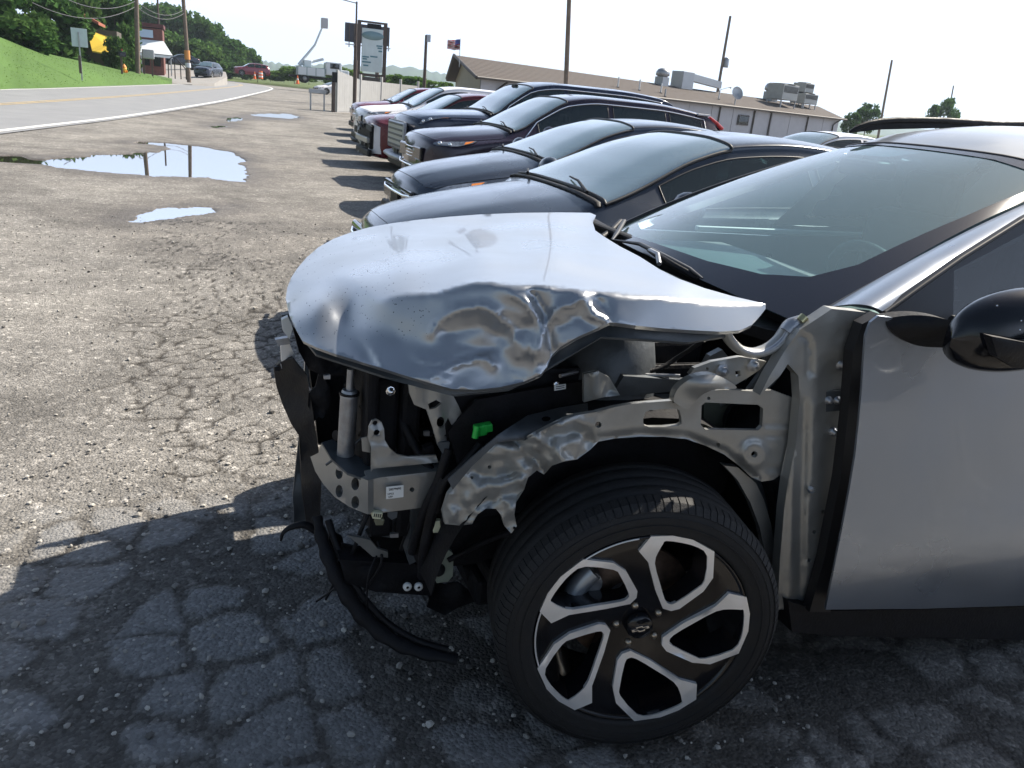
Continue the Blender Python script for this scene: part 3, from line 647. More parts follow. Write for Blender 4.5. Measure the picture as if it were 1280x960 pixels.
wire(w1, e1, .7, 'lower overhead cable between the thick pole and the banded pole'); wire(w2, e2, .7, 'upper overhead cable between the thick pole and the banded pole')
# tall two-post sign
def text(parent, body, size, loc, rot, m_, name='lettering', al='CENTER', ex=.004):
    cu = bpy.data.curves.new(name, 'FONT'); cu.body = body; cu.size = size; cu.extrude = ex; cu.align_x = al; cu.align_y = 'CENTER'
    o = bpy.data.objects.new(name, cu); o.rotation_euler = rot; o.location = loc; C.objects.link(o)
    dg = bpy.context.evaluated_depsgraph_get(); me = bpy.data.meshes.new_from_object(o.evaluated_get(dg)); me.materials.clear(); me.materials.append(m_)
    C.objects.unlink(o); bpy.data.objects.remove(o); q = bpy.data.objects.new(name, me); C.objects.link(q); q.parent = parent; q.rotation_euler = rot; q.location = loc; return q
signw = mat('faded_sign_face', (.62, .68, .67), .5, var=.10, vscale=1.5); signt = mat('faded_sign_ink', (.10, .22, .26), .6); signr = mat('red_panel', (.55, .04, .05), .5)
def tallsign():
    y = 58; b0 = B(447.5, 108, y=y); b1 = B(479, 109, y=y); t0 = B(449, 25, y=y); t1 = B(482.5, 29, y=y); r = thing('tall_sign', (b0.x, b0.y, 0), 'tall two-post sign with a faded pale panel and a dark lower board', 'sign')
    O = Vector((b0.x, b0.y, 0)); W = (b1-b0).length
    for a, b in ((b0, t0), (b1, t1)): MB().box(((a.x+b.x)/2-O.x, 0, b.z/2), (.22, .22, b.z)).build('post', wood_d, r)
    x0, x1 = .11, t1.x-O.x-.11; zt = t0.z
    MB().box(((x0+x1)/2, 0, zt-.05), (x1-x0+.4, .2, .12)).build('top_rail', wood_d, r)
    MB().box(((x0+x1)/2+.1, 0, zt-.28), ((x1-x0)*.6, .1, .3)).build('vent_panel', M_['dark'], r)
    z1 = zt-.45; z0 = B(465, 90, y=y).z; MB().box(((x0+x1)/2, -.02, (z0+z1)/2), (x1-x0-.14, .16, z1-z0), 0, .02).build('panel', signw, r)
    MB().box(((x0+x1)/2, 0, z0-.22), (x1-x0, .16, .18)).build('lower_rail', wood_d, r)
    MB().box(((x0+x1)/2, .02, z0-.9), (x1-x0, .1, 1.1)).build('lower_board', mat('weathered_board', (.10, .085, .08), .8, var=.35, vscale=5), r)
    xm = (x0+x1)/2; fz = -.11; rot = (PI/2, 0, 0); H = z1-z0
    MB().lathe([(0, 0), (.5, 0), (.5, .02), (0, .02)], Matrix.Translation((xm, fz, z1-H*.16)) @ Matrix.Diagonal((1.5, 1, .55, 1)) @ Matrix.Rotation(PI/2, 4, 'X'), 28).build('emblem', mat('faded_teal', (.20, .30, .32), .6), r)
    # illegible rows of small letters: short faded bars where the lines of writing stand
    for zz, xx, wd in ((.38, .48, .42), (.43, .5, .3), (.50, .55, .25), (.66, -.45, .45), (.64, .12, .5), (.71, -.5, .3), (.78, -.38, .6), (.86, -.42, .35)):
        MB().box((xm+xx, fz, z1-H*zz), (wd, .012, .09)).build('faded_line_of_lettering', signt, r)
tallsign()
def billboard():
    y = 88; a = B(431, 49, y=y); b = B(486, 62, y=y); zt = B(431, 25, y=y).z; r = thing('billboard', ((a.x+b.x)/2, y, 0), 'dark rear face of a billboard behind the tall pale sign', 'billboard'); w_ = (b.x-a.x)
    z0 = a.z; MB().box((0, 0, (zt+z0)/2-.2), (w_, .25, zt-z0), 0).build('panel', mat('billboard_back', (.05, .05, .07), .7, var=.2, vscale=2), r)
    for i in range(9): MB().box((-w_/2+.4+i*w_/9, -.25, (zt+z0)/2-.2-.25), (.08, .1, zt-z0+.5)).build('brace', wood_d, r)
    MB().box((0, -.5, z0-.45), (w_, .7, .08)).build('catwalk', steel_m, r)
    MB().box((w_*.36, -.2, (zt+z0)/2-.1), (.5, .1, .9)).build('red_notice', signr, r)
    for x in (-w_*.25, w_*.25): MB().tube([(x, 0, -.3), (x, 0, z0)], .2, 10).build('post', wood_d, r)
billboard()
# white vinyl fence, one board at a time
def vfence():
    m_ = mat('white_vinyl', (.43, .425, .41), .45, var=.05, vscale=3); a = B(420, 133, z=0); a = Vector((a.x, a.y, 0)); a = B(421, 133, y=44); a.z = 0
    b = Vector((a.x+6.2, a.y+7.5, 0)); r = thing('vinyl_fence', a, 'white solid vinyl fence ending beside the lamp post', 'fence'); d = b-a; n = 40; az = math.atan2(d.y, d.x)
    for i in range(n):
        f = (i+.5)/n; h = 1.72+.35*max(0, 1-f*4)**1.0; MB().box(d*f+Vector((0, 0, h/2)), (d.length/n-.005, .05, h), az).build('board', m_, r)
    for f in (0, .25, .5, .75, 1): MB().box(d*f+Vector((0, 0, 1.0)), (.13, .13, 2.0 if f else 2.2), az, .01).build('post', m_, r)
    MB().box(d*.5+Vector((0, 0, .12)), (d.length, .07, .14), az).build('bottom_rail', m_, r)
    p = B(416.5, 133, y=43.6); p.z = 0; t = thing('dark_post', p, 'short dark timber post at the end of the white fence', 'post')
    MB().box((0, 0, .75), (.17, .17, 1.5), 0, .01).build('timber', wood_d, t); MB().box((.05, 0, 1.72), (.26, .2, .5), 0, .02).build('meter_box', M_['black'], t)
    t = thing('drum_barrier', p+Vector((-.5, .5, 0)), 'low grey barrier rail leaning on the dark post', 'barrier'); MB().box((-.25, 0, .95), (.9, .1, .22), .1, .02).build('rail', steel_m, t)
    for x in (-.6, .1): MB().box((x, 0, .42), (.07, .07, .85)).build('leg', steel_m, t)
vfence()
# flag
def flag():
    y = 49; b = B(574.5, 75, y=y); t_ = B(575.5, 48, y=y); r = thing('flag', b-Vector((0, 0, .4)), 'striped red and white flag blowing left from a thin pole over the gable', 'flag'); h = t_-b
    MB().tube([(0, 0, 0), h+Vector((0, 0, .4))], .02, 6).build('pole', steel_m, r)
    red = mat('flag_red', (.55, .05, .07), .8); wh = mat('flag_white', (.9, .9, .9), .8); bl = mat('flag_blue', (.07, .09, .28), .8); top = h+Vector((0, 0, .35))
    def fp(s, t): return top+Vector((-.78*s, .10*math.sin(s*9), -.62*t-.16*s*(1-t)+.05*math.sin(s*8+t)))
    for i in range(13):
        mb = MB(); s0 = .42 if i < 6 else 0; mb.patch([(s0, i/13), (1, i/13), (1, (i+1)/13), (s0, (i+1)/13)], lambda s, t: fp(s, t), step=.08, back=(0, .004, 0)); mb.build('stripe', red if i % 2 == 0 else wh, r)
    mb = MB(); mb.patch([(0, 0), (.42, 0), (.42, 6/13), (0, 6/13)], lambda s, t: fp(s, t), step=.08, back=(0, .004, 0)); c = mb.build('canton', bl, r)
flag()
# street sign seen from the back, hydrant, mailboxes, rack
def smalls():
    y = 50; b = B(101, 93, y=y); t = B(99, 40, y=y); r = thing('street_sign', b-Vector((0, 0, .3)), 'back of a pale rectangular street sign on a steel post on the grass', 'street sign'); h = t-b+Vector((0, 0, .3))
    MB().box(h*.5, (.07, .05, h.z)).build('post', steel_m, r); sm = mat('sign_back', (.42, .50, .48), .5, metal=.3, var=.08, vscale=5)
    c = B(99, 47, y=y)-r.location; MB().box(c+Vector((0, .05, 0)), (.76, .02, .92), .15, .008).build('plate', sm, r); MB().box(b-r.location+Vector((0, 0, .5)), (.12, .1, .9)).build('stub', wood_d, r)
    y = 66; b = B(156, 97, y=y); r = thing('fire_hydrant', b-Vector((0, 0, .08)), 'orange and yellow fire hydrant on the grass', 'hydrant'); om = mat('hydrant_orange', (.75, .25, .03), .45); ym = mat('hydrant_yellow', (.75, .55, .08), .45)
    MB().lathe([(0, 0), (.2, 0), (.2, .08), (.13, .1), (.13, .62), (.17, .64), (.17, .7), (0, .7)], Matrix.Identity(4), 16).build('barrel', ym, r)
    MB().lathe([(.17, .7), (.15, .82), (.08, .92), (.04, .94), (.04, .99), (0, .99)], Matrix.Identity(4), 16).build('bonnet', om, r)
    for s in (-1, 1): MB().tube([(0, 0, .5), (s*.22, 0, .5)], [.08, .08], 10).build('outlet', om, r)
    MB().tube([(0, 0, .45), (0, -.22, .45)], .1, 10).build('outlet', om, r)
    y = 64; b = B(153, 98, y=y); r = thing('mailbox', b-Vector((0, 0, .05)), 'black mailbox on a dark post beside the hydrant', 'mailbox'); MB().box((0, 0, .75), (.12, .12, 1.5)).build('post', wood_d, r)
    MB().box((0, 0, 1.6), (.5, .8, .34), .4, .08).build('box', M_['blackgloss'], r); MB().box((.1, -.35, 1.9), (.04, .14, .12), .4).build('flag', signr, r)
    y = 84; b = B(219, 97, y=y); r = thing('bike_rack', b, 'arched dark metal rack on the pale forecourt left of the banded pole', 'rack')
    for x, hh in ((-.55, 1.5), (0, 1.7), (.5, 1.2), (.95, .9)): MB().tube([(x, 0, -.1), (x, 0, hh)], .05, 6).build('upright', M_['black'], r)
    MB().tube([(-.55, 0, 1.4), (-.2, 0, 1.75), (.25, 0, 1.6), (.95, 0, .8)], .05, 6).build('hoop', M_['black'], r)
    y = 74; b = B(185, 95, y=y); r = thing('newspaper_box', b-Vector((0, 0, .1)), 'pair-of-posts grey box on the grass edge right of the thick pole', 'mailbox')
    for x in (-.25, .35): MB().box((x, 0, .7), (.12, .1, 1.6)).build('post', wood_d, r)
    MB().box((.1, 0, 1.75), (.9, .5, .7), 0, .08).build('box', steel_m, r)
    om = mat('traffic_orange', (.8, .16, .03), .5)
    for u, v, yy, s, lb in ((326, 99, 120, 1, 'orange traffic drum at the outside of the bend beyond the maroon pickup'), (318.5, 99, 118, .75, 'small orange traffic cone just left of the drum'), (372, 105, 100, .9, 'orange traffic cone in front of the bucket truck')):
        b = B(u, v, y=yy); b.z = max(b.z, 0.0); r = thing('traffic_drum' if s == 1 else 'traffic_cone', b, lb, 'traffic drum' if s == 1 else 'traffic cone')
        if s == 1:
            for i in range(5): MB().tube([(0, 0, .05+i*.2), (0, 0, .245+i*.2)], [.3-i*.015, .29-i*.015], 14).build('band', om if i % 2 == 0 else white_m, r)
        else:
            MB().box((0, 0, .03), (.5, .5, .06)).build('base', om, r); MB().tube([(0, 0, .05), (0, 0, .45)], [.18, .11], 12).build('cone', om, r); MB().tube([(0, 0, .45), (0, 0, .62)], [.11, .08], 12).build('band', white_m, r); MB().tube([(0, 0, .62), (0, 0, .95)], [.08, .03], 12).build('tip', om, r)
smalls()
# roadside shops
brick_m = mat('red_brick_wall', (.15, .055, .045), .85, var=.3, vscale=5, bump=.3, bscale=20); awn = mat('white_awning', (.72, .75, .76), .6, var=.05, vscale=2)
def shop():
    y = 104; a = B(176, 84, y=y); b = B(205, 82, y=y); r = thing('brick_shop', (a.x, y, a.z-1.2), 'red brick shop with a white sloping awning and a pale fascia sign', 'shop'); w_ = b.x-a.x; k = y/FPX; H = 48*k+1.2
    MB().box((w_/2, 3, H/2-.4), (w_, 6, H-.8)).build('wall', brick_m, r)
    for i in range(5): MB().box((w_/2, -.06, 1.7+i*.42), (w_+.05, .06, .06)).build('brick_course', mat('brick_band_course', (.15, .05, .04), .9), r)  # raised brick courses in almost the same red as the wall
    MB().box((w_/2, 3, H-.5), (w_+.3, 6.3, .4)).build('cornice', mat('dark_brick_cornice', (.10, .03, .03), .8), r)
    MB().box((w_*.3, -.12, H-1.4), (w_*.6, .12, .8)).build('fascia_sign', mat('pale_blue_sign', (.45, .55, .68), .5), r)
    mb = MB(); solid(mb, [(-.1, -.05, H-2.1), (w_+.1, -.05, H-2.1), (w_+1.0, -1.9, H-3.5), (-.3, -1.9, H-3.5)], (0, 0, .08)); mb.build('awning', awn, r)
    mb = MB(); solid(mb, [(-.3, -1.9, H-3.75), (w_+1.0, -1.9, H-3.75), (w_+1.0, -1.9, H-3.42), (-.3, -1.9, H-3.42)], (0, .04, 0)); mb.build('valance', awn, r)
    for x in (.2, w_+.8): MB().tube([(x, -1.8, 0), (x, -1.8, H-3.7)], .07, 6).build('awning_post', steel_m, r)
    for x in (w_*.25, w_*.72): f = MB().box((x, -.08, 2.2), (w_*.3, .1, 1.5)).build('window', M_['dark'], r); MB().box((x, -.14, 2.2), (w_*.26, .02, 1.3)).build('pane', M_['glassp'], f)
    y = 73; a = B(114, 60, y=y); b = B(138, 60, y=y); r = thing('awning_house', (a.x, y, a.z-2.2), 'small dark house with a yellow awning, half hidden by the trees', 'house'); w_ = b.x-a.x
    MB().box((w_/2, 2.5, 1.9), (w_+1, 4.5, 3.4)).build('wall', mat('dark_house_wall', (.09, .075, .06), .8), r); mb = MB(); solid(mb, [(-.8, -.4, 4.6), (w_*.5, -.4, 3.9), (w_*.5, 5, 3.9), (-.8, 5, 4.6)], (0, 0, .2)); mb.build('roof', mat('rust_roof', (.30, .09, .05), .8), r)
    mb = MB(); solid(mb, [(-.2, .2, 3.4), (w_+.2, .2, 3.0), (w_+.7, -1.5, 1.7), (.2, -1.5, 1.9)], (0, 0, .1)); mb.build('awning', mat('yellow_awning', (.70, .48, .04), .6), r)
shop()
# lamp-lift (bucket) truck
def bucket_truck():
    y = 104; b = B(384, 104, y=y); r = thing('bucket_truck', (b.x, y, max(b.z, 0)), 'white utility bucket truck with its boom raised high to the right', 'truck'); k = y/FPX
    wm = mat('truck_white', (.62, .66, .68), .3, coat=.6); rz = 0
    MB().box((3.0, 0, 1.9), (1.9, 2.1, 1.5), 0, .15).build('cab', wm, r); MB().box((4.3, 0, 1.45), (1.1, 1.9, .8), 0, .15).build('hood', wm, r)
    for s in (-1, 1): MB().box((3.1, s*1.06, 2.2), (1.1, .03, .6), 0, .01).build('side_window', M_['glassp'], r)
    MB().box((.4, 0, 1.35), (3.2, 2.2, 1.0), 0, .05).build('utility_body', mat('teal_body', (.22, .30, .30), .5), r)
    for i in range(3): MB().box((-.7+i*1.05, -1.12, 1.35), (.95, .04, .85), 0, .01).build('locker_door', wm, r)
    MB().box((1.2, 0, .72), (6.6, .9, .25)).build('chassis', M_['black'], r)
    for x in (-.4, 3.9):
        for s in (-1, 1):
            t = MB().lathe([(.25, -.14), (.46, -.14), (.52, -.08), (.52, .08), (.46, .14), (.25, .14)], Matrix.Translation((x, s*.95, .52)) @ Matrix.Rotation(PI/2, 4, 'X'), 24).build('tyre', M_['rubber'], r)
            MB().lathe([(0, -.1), (.26, -.1), (.26, .1), (0, .1)], Matrix.Translation((x, s*.95, .52)) @ Matrix.Rotation(PI/2, 4, 'X'), 16).build('rim', steel_m, t)
    MB().box((0, 0, 2.2), (.9, .9, .8), 0, .08).build('turret', wm, r)
    e = B(404.5, 30, y=y)-r.location; j = B(383, 82, y=y)-r.location; st_ = Vector((0, 0, 2.4))
    MB().tube([st_, Vector((1.9, 0, 2.9)), Vector((-1.0, 0, j.z))], .16, 8).build('lower_boom', wm, r); MB().tube([Vector((-1.0, 0, j.z)), j.lerp(e, .5), e], [.2, .13, .10], 8).build('upper_boom', wm, r)
    MB().box(e+Vector((.1, 0, .1)), (.75, .75, 1.15), .1, .08).build('bucket', mat('bucket_grey', (.4, .4, .42), .5), r)
bucket_truck()

# ============================================================ CARS
def pchip(xs, ys, x):
    xs = np.array(xs, float); ys = np.array(ys, float); h = np.diff(xs); d = np.diff(ys)/h; m_ = np.zeros(len(xs)); m_[0] = d[0]; m_[-1] = d[-1]
    for i in range(1, len(xs)-1):
        m_[i] = 0 if d[i-1]*d[i] <= 0 else (h[i-1]+h[i])*3/((2*h[i]+h[i-1])/d[i-1]+(h[i]+2*h[i-1])/d[i])
    x = np.clip(x, xs[0], xs[-1]); i = min(np.searchsorted(xs, x, 'right')-1, len(h)-1); t = (x-xs[i])/h[i]
    return ys[i]*(2*t**3-3*t*t+1)+h[i]*m_[i]*(t**3-2*t*t+t)+ys[i+1]*(-2*t**3+3*t*t)+h[i]*m_[i+1]*(t**3-t*t)
#            x     top   belt  halfw  top_halfw bottom
SEDAN = dict(st=[(0, .60, .50, .50, .44, .30), (.025, .70, .56, .68, .58, .22), (.10, .775, .61, .80, .66, .18), (.35, .86, .69, .88, .70, .17), (.8, .955, .78, .91, .73, .17), (1.12, 1.01, .855, .915, .75, .17),
    (1.22, 1.03, .88, .915, .75, .17), (1.6, 1.20, .935, .915, .68, .17), (1.95, 1.35, .96, .915, .61, .17), (2.27, 1.43, .97, .915, .575, .17), (2.75, 1.465, .985, .915, .565, .17), (3.3, 1.43, 1.0, .91, .56, .17), (3.75, 1.31, 1.01, .90, .60, .18),
    (4.15, 1.13, 1.02, .885, .70, .2), (4.5, 1.08, .98, .84, .70, .25), (4.62, .98, .88, .78, .62, .3), (4.66, .75, .65, .70, .5, .4)],
    cowl=1.22, head=2.24, rg=(3.35, 4.1), win=[(1.66, 2.78), (2.86, 3.72)], wheels=(.92, 3.62), R=.335, wt=(6.15, 6.93), len=4.66)
SUV = dict(st=[(0, .80, .72, .55, .48, .35), (.02, .92, .84, .70, .62, .26), (.08, 1.0, .90, .82, .72, .22), (.3, 1.06, .89, .90, .74, .2), (.7, 1.11, .95, .925, .76, .2), (1.0, 1.15, 1.0, .93, .78, .2),
    (1.12, 1.17, 1.02, .93, .79, .2), (1.6, 1.43, 1.06, .93, .69, .2), (2.0, 1.62, 1.07, .93, .62, .2), (2.5, 1.685, 1.08, .93, .605, .2), (3.3, 1.68, 1.09, .925, .60, .2), (4.0, 1.62, 1.11, .915, .59, .22),
    (4.3, 1.56, 1.12, .90, .60, .25), (4.48, 1.30, 1.08, .87, .66, .3), (4.58, 1.05, .95, .84, .66, .33), (4.62, .8, .7, .76, .55, .4)],
    cowl=1.12, head=1.98, rg=(4.32, 4.5), win=[(1.52, 2.55), (2.63, 3.45), (3.52, 4.05)], wheels=(.90, 3.56), R=.36, wt=(6.12, 6.93), len=4.62)
TRUCK = dict(st=[(0, .92, .84, .70, .62, .35), (.02, 1.05, .95, .84, .76, .3), (.1, 1.14, 1.03, .93, .84, .28), (.4, 1.21, 1.10, .97, .87, .28), (1.0, 1.27, 1.13, .985, .87, .28),
    (1.35, 1.30, 1.14, .985, .85, .28), (1.8, 1.58, 1.15, .985, .75, .28), (2.2, 1.80, 1.16, .985, .69, .28), (2.7, 1.87, 1.17, .98, .68, .28), (3.7, 1.87, 1.19, .98, .67, .28), (4.6, 1.82, 1.20, .97, .66, .3),
    (4.95, 1.72, 1.2, .95, .66, .32), (5.1, 1.35, 1.15, .92, .70, .35), (5.15, .9, .8, .85, .6, .4)],
    cowl=1.35, head=2.16, rg=(4.97, 5.1), win=[(1.72, 2.7), (2.78, 3.75), (3.85, 4.6)], wheels=(.95, 4.05), R=.40, wt=(6.12, 6.93), len=5.15)
class Loft:
    def __init__(s, spec):
        st = np.array(spec['st'], float); s.x = st[:, 0]; s.c = st; s.spec = spec
    def sec(s, x):
        key = round(float(x), 5)
        if not hasattr(s, 'cc'): s.cc = {}
        if key not in s.cc: s.cc[key] = s.sec_(x)
        return s.cc[key]
    def sec_(s, x):
        k = [pchip(s.x, s.c[:, i], x) for i in range(1, 6)]; T, Bt, w_, wt, zb = k; Bt = min(Bt, T-.05); d = min(.11, (T-Bt)*.45)
        if T-Bt < .22 and x < s.spec.get('cowl', 0): return [(0, zb), (w_*.84, zb), (w_*.955, zb+.09), (w_*1.0, zb+.36*(Bt-zb)), (w_*.985, Bt-.10*(Bt-zb)/.6-.02), (w_*.965, Bt), (w_*.93, Bt+.028), (wt*1.02, T-.100*min((T-Bt)/.16, 1)), (wt*.88, T-.058*min((T-Bt)/.16, 1)), (wt*.50, T-.014), (0, T)]
        return [(0, zb), (w_*.84, zb), (w_*.955, zb+.09), (w_*1.0, zb+.36*(Bt-zb)), (w_*.985, Bt-.10*(Bt-zb)/.6-.02), (w_*.965, Bt), (w_*.935, Bt+.35*d if T-Bt < .2 else Bt+.035), (wt, T-d*.9), (wt*.93, T-d*.33), (wt*.52, T-d*.05), (0, T)]
    def at(s, x, q, off=0.):
        """q: 0 = roof centre, |q| grows down the side (10 = underside centre); sign = side (negative = near side)"""
        t = 10-abs(q); i = min(int(t), 9); f = t-i; P = s.sec(x); g = lambda j: P[min(max(j, 0), 10)]
        if i in (0,): a, b = P[0], P[1]; y, z = a[0]+(b[0]-a[0])*f, a[1]+(b[1]-a[1])*f
        else:
            p0, p1, p2, p3 = g(i-1), g(i), g(i+1), g(i+2) if i+2 <= 10 else (-P[9][0], P[9][1])
            tn = .38; m1 = [(p2[k]-p0[k])*tn for k in (0, 1)]; m2 = [(p3[k]-p1[k])*tn for k in (0, 1)]
            h = (2*f**3-3*f*f+1, f**3-2*f*f+f, -2*f**3+3*f*f, f**3-f*f); y, z = [h[0]*p1[k]+h[1]*m1[k]+h[2]*p2[k]+h[3]*m2[k] for k in (0, 1)]
        y = max(y, 0)*(1 if q > 0 else -1)
        # plan rounding of nose and tail
        L = s.spec['len']; xx = x+.16*(abs(y)/.9)**2.6*max(0, 1-x/1.0)**2-.10*(abs(y)/.9)**2.5*max(0, 1-(L-x)/.8)**2
        v = Vector((xx, y, z))
        if off:
            e = .01; a = s.at(x+e, q)-s.at(x-e, q); sq = 1 if q >= 0 else -1; b = s.at(x, q+e)-s.at(x, q-e); n = a.cross(b)
            if n.length > 1e-9: n.normalize(); c = Vector((x, 0, .7)); n = n if n.dot(v-c) > 0 else -n; v = v+n*off
        return v
def axes_grid(base, add):
    a = sorted(set([round(v, 4) for v in base if min(abs(v-b) for b in add) > .018]+[round(v, 4) for v in add])) if add else list(base); return a
def wheel(parent, x, y, R, side, rimm):
    M = Matrix.Translation((x, y, R)) @ Matrix.Rotation(PI/2 if side < 0 else -PI/2, 4, 'X')
    t = bpy.data.objects.new('wheel', None); C.objects.link(t); t.parent = parent; t.matrix_local = M
    MB().lathe([(R*.66, -.1), (R*.9, -.11), (R*.985, -.08), (R, -.04), (R, .04), (R*.985, .08), (R*.9, .11), (R*.66, .1)], Matrix.Identity(4), 36).build('tyre', M_['rubber'], t)
    mb = MB(); mb.lathe([(R*.67, -.08), (R*.67, .085), (R*.63, .09), (R*.60, .05), (R*.6, -.05)], Matrix.Identity(4), 30)
    mb.lathe([(0, .03), (R*.16, .05), (R*.18, .03), (R*.18, -.02), (0, -.03)], Matrix.Identity(4), 16)
    for k in range(5):
        for s_ in (-.12, .12): a = k*2*PI/5+s_; mb.tube([(R*.15*math.cos(a), R*.15*math.sin(a), .045), (R*.62*math.cos(a+s_*.5), R*.62*math.sin(a+s_*.5), .06)], [.022, .016], 5)
    mb.build('rim', rimm, t); return t
def mirror_part(parent, lf, x, side, m_):
    p = lf.at(x, side*4.1); mb = MB(); c = p+Vector((0.02, side*.17, .08)); mb.sphere(c, 1, 8, (.085, .135, .09)); mb.tube([p+Vector((0, -side*.02, .02)), c], [.03, .035], 8); mb.build('side_mirror', m_, parent)
PROTO = {}
def recolour(o, a, b):
    for ch in [o, *o.children_recursive]:
        if ch.type == 'MESH' and ch.data.materials and ch.data.materials[0] == a: ch.material_slots[0].link = 'OBJECT'; ch.material_slots[0].material = b
def make_car(name, loc, spec, body_m, label, cat, group, extras=(), rz=0., scale=1.0, **kw):
    key = (id(spec['st']), tuple(sorted((k, str(v)) for k, v in kw.items())))
    if key not in PROTO: r = build_car(name, loc, spec, body_m, label, cat, group, **kw); PROTO[key] = (r, body_m, list(r.children))
    else:
        p, pm_, kids = PROTO[key]; r = p.copy(); C.objects.link(r); r.name = name
        for ch in kids: copy_tree(ch, r)
        recolour(r, pm_, body_m)
    r.location = loc; r.rotation_euler[2] = rz; r.scale = (scale,)*3; tag(r, label, cat)
    if group: r['group'] = group
    elif 'group' in r: del r['group']
    for fn in extras: fn(r, Loft(spec))
    return r
def build_car(name, loc, spec, body_m, label, cat, group, trim=None, wheels=True, handles=True, interior=True, rails=False, wiper=True, glassf='glassd', facefront='full', hoodline=True, damaged=False, two_side=True):
    lf = Loft(spec); r = thing(name, loc, label, cat, group); L = spec['len']; cw, hd = spec['cowl'], spec['head']; wr0, wr1 = spec['rg']
    wx0, wx1 = cw+.06, hd-.02; WQ = 2.62; tl, th = spec['wt']; qh, ql = 10-th, 10-tl
    addx = [0, L, wx0, wx1, wr0+.03, wr1-.03]+[v for a in spec['win'] for v in a]
    xs = axes_grid([0, .006, .015, .03, .05, .08, .12, .17, .23, .3]+list(np.arange(.38, L-.3, .085))+[L-.25, L-.18, L-.12, L-.08, L-.05, L-.03, L-.012, L], addx)
    qs = [v for v in np.linspace(-10, 10, 81)]; aq = [-ql, -qh, qh, ql, WQ, -WQ]; qs = axes_grid(qs, aq)
    V = [lf.at(x, q if abs(q) > 1e-6 else 1e-6) for x in xs for q in qs]; nq = len(qs); F = []
    R = spec['R']
    def hole(x, q):
        a = abs(q)
        if wx0 < x < wx1 and a < WQ: return True
        if wr0+.03 < x < wr1-.03 and a < WQ-.2: return True
        if qh < a < ql and any(p < x < s_ for p, s_ in spec['win']): return True
        if a > 4.6:
            for wx_ in spec['wheels']:
                z = lf.at(x, q).z
                if a < 9.0 and math.hypot(x-wx_, z-R) < R*1.13: return True
        return False
    for i in range(len(xs)-1):
        for j in range(nq-1):
            if not hole((xs[i]+xs[i+1])/2, (qs[j]+qs[j+1])/2): F.append((i*nq+j, (i+1)*nq+j, (i+1)*nq+j+1, i*nq+j+1))
    kept = set(i for f in F for i in f); cnt = {}
    for f in F:
        for i in f: cnt[i] = cnt.get(i, 0)+1
    for i, c_ in cnt.items():
        if c_ < 4 and abs(qs[i % nq]) > 4.6:
            for wx_ in spec['wheels']:
                d = Vector((V[i].x-wx_, V[i].z-R))
                if R*.9 < d.length < R*1.5 and 0 < i//nq < len(xs)-1 and 0 < i % nq < nq-1 and V[i].z > spec['st'][4][5]+.03: d = d.normalized()*R*1.16; V[i].x = wx_+d.x; V[i].z = R+d.y
    mb = MB(); mb.add(V, F); mb.add(V[:nq], [tuple(range(nq))], False); mb.add(V[-nq:], [tuple(range(nq))[::-1]], False); mb.build('body', body_m, r)
    # glass, seals
    def pane(nm, x0, x1, q0, q1, gm, nx=12, nn=12, seal=.011, tm=None):
        g = MB(); gx = np.linspace(x0, x1, nx); gq = np.linspace(q0, q1, nn); v = [lf.at(a, b, .004) for a in gx for b in gq]
        g.add(v, [(i*nn+j, (i+1)*nn+j, (i+1)*nn+j+1, i*nn+j+1) for i in range(nx-1) for j in range(nn-1)]); o = g.build(nm, gm, r)
        loop = [lf.at(a, q0, .004) for a in gx]+[lf.at(x1, b, .004) for b in gq[1:]]+[lf.at(a, q1, .004) for a in gx[::-1][1:]]+[lf.at(x0, b, .004) for b in gq[::-1][1:]]
        MB().tube(loop, seal, 6).build('seal', tm or M_['rubber2'], o); return o
    pane('windscreen', wx0, wx1, -WQ, WQ, M_['glassr'], 14, 26, .012); pane('rear_window', wr0+.03, wr1-.03, -WQ+.2, WQ-.2, M_['glassp'], 10, 20)
    for s in (-1, 1):
        for k, (a, b) in enumerate(spec['win']): pane('side_window', a, b, s*qh, s*ql, M_[glassf if k < 2 else 'glassp'], 14, 5, .005)
        if trim:
            a, b = spec['win'][0][0]-.06, spec['win'][-1][1]+.06; pts = [lf.at(v, s*(ql+.06), .008) for v in np.linspace(a-.15, b, 24)]+[lf.at(v, s*(qh-.05), .008) for v in np.linspace(b, a+.05, 24)]+[lf.at(a-.15, s*(ql+.06), .008)]
            MB().tube(pts, .009, 5).build('window_trim', trim, r)
    # raised panels give the shut lines their gap
    def panel(nm, poly, off=.0045, mm=None, step=.13):
        mb = MB(); mb.patch(poly, lambda x, q: lf.at(x, q, off), step=step)
        loop = [lf.at(x, q, .0005) for x, q in poly]; mb2 = MB(); n = len(poly); o = mb.build(nm, mm or body_m, r)
        top = [lf.at(x, q, off) for x, q in poly]; MB().add(loop+top, [(i, (i+1) % n, n+(i+1) % n, n+i) for i in range(n)], False).build('shut_line', M_['rubber2'], o); return o
    def dens(poly, k=7): return [tuple(Vector(poly[i]).lerp(Vector(poly[(i+1) % len(poly)]), t/k)) for i in range(len(poly)) for t in range(k)]
    if hoodline and not damaged: panel('hood', dens([(.10, -2.2), (.16, -2.9), (.5, -3.1), (cw-.12, -3.4), (cw-.03, -2.9), (cw-.08, 0), (cw-.03, 2.9), (cw-.12, 3.4), (.5, 3.1), (.16, 2.9), (.10, 2.2), (.085, 0)]))
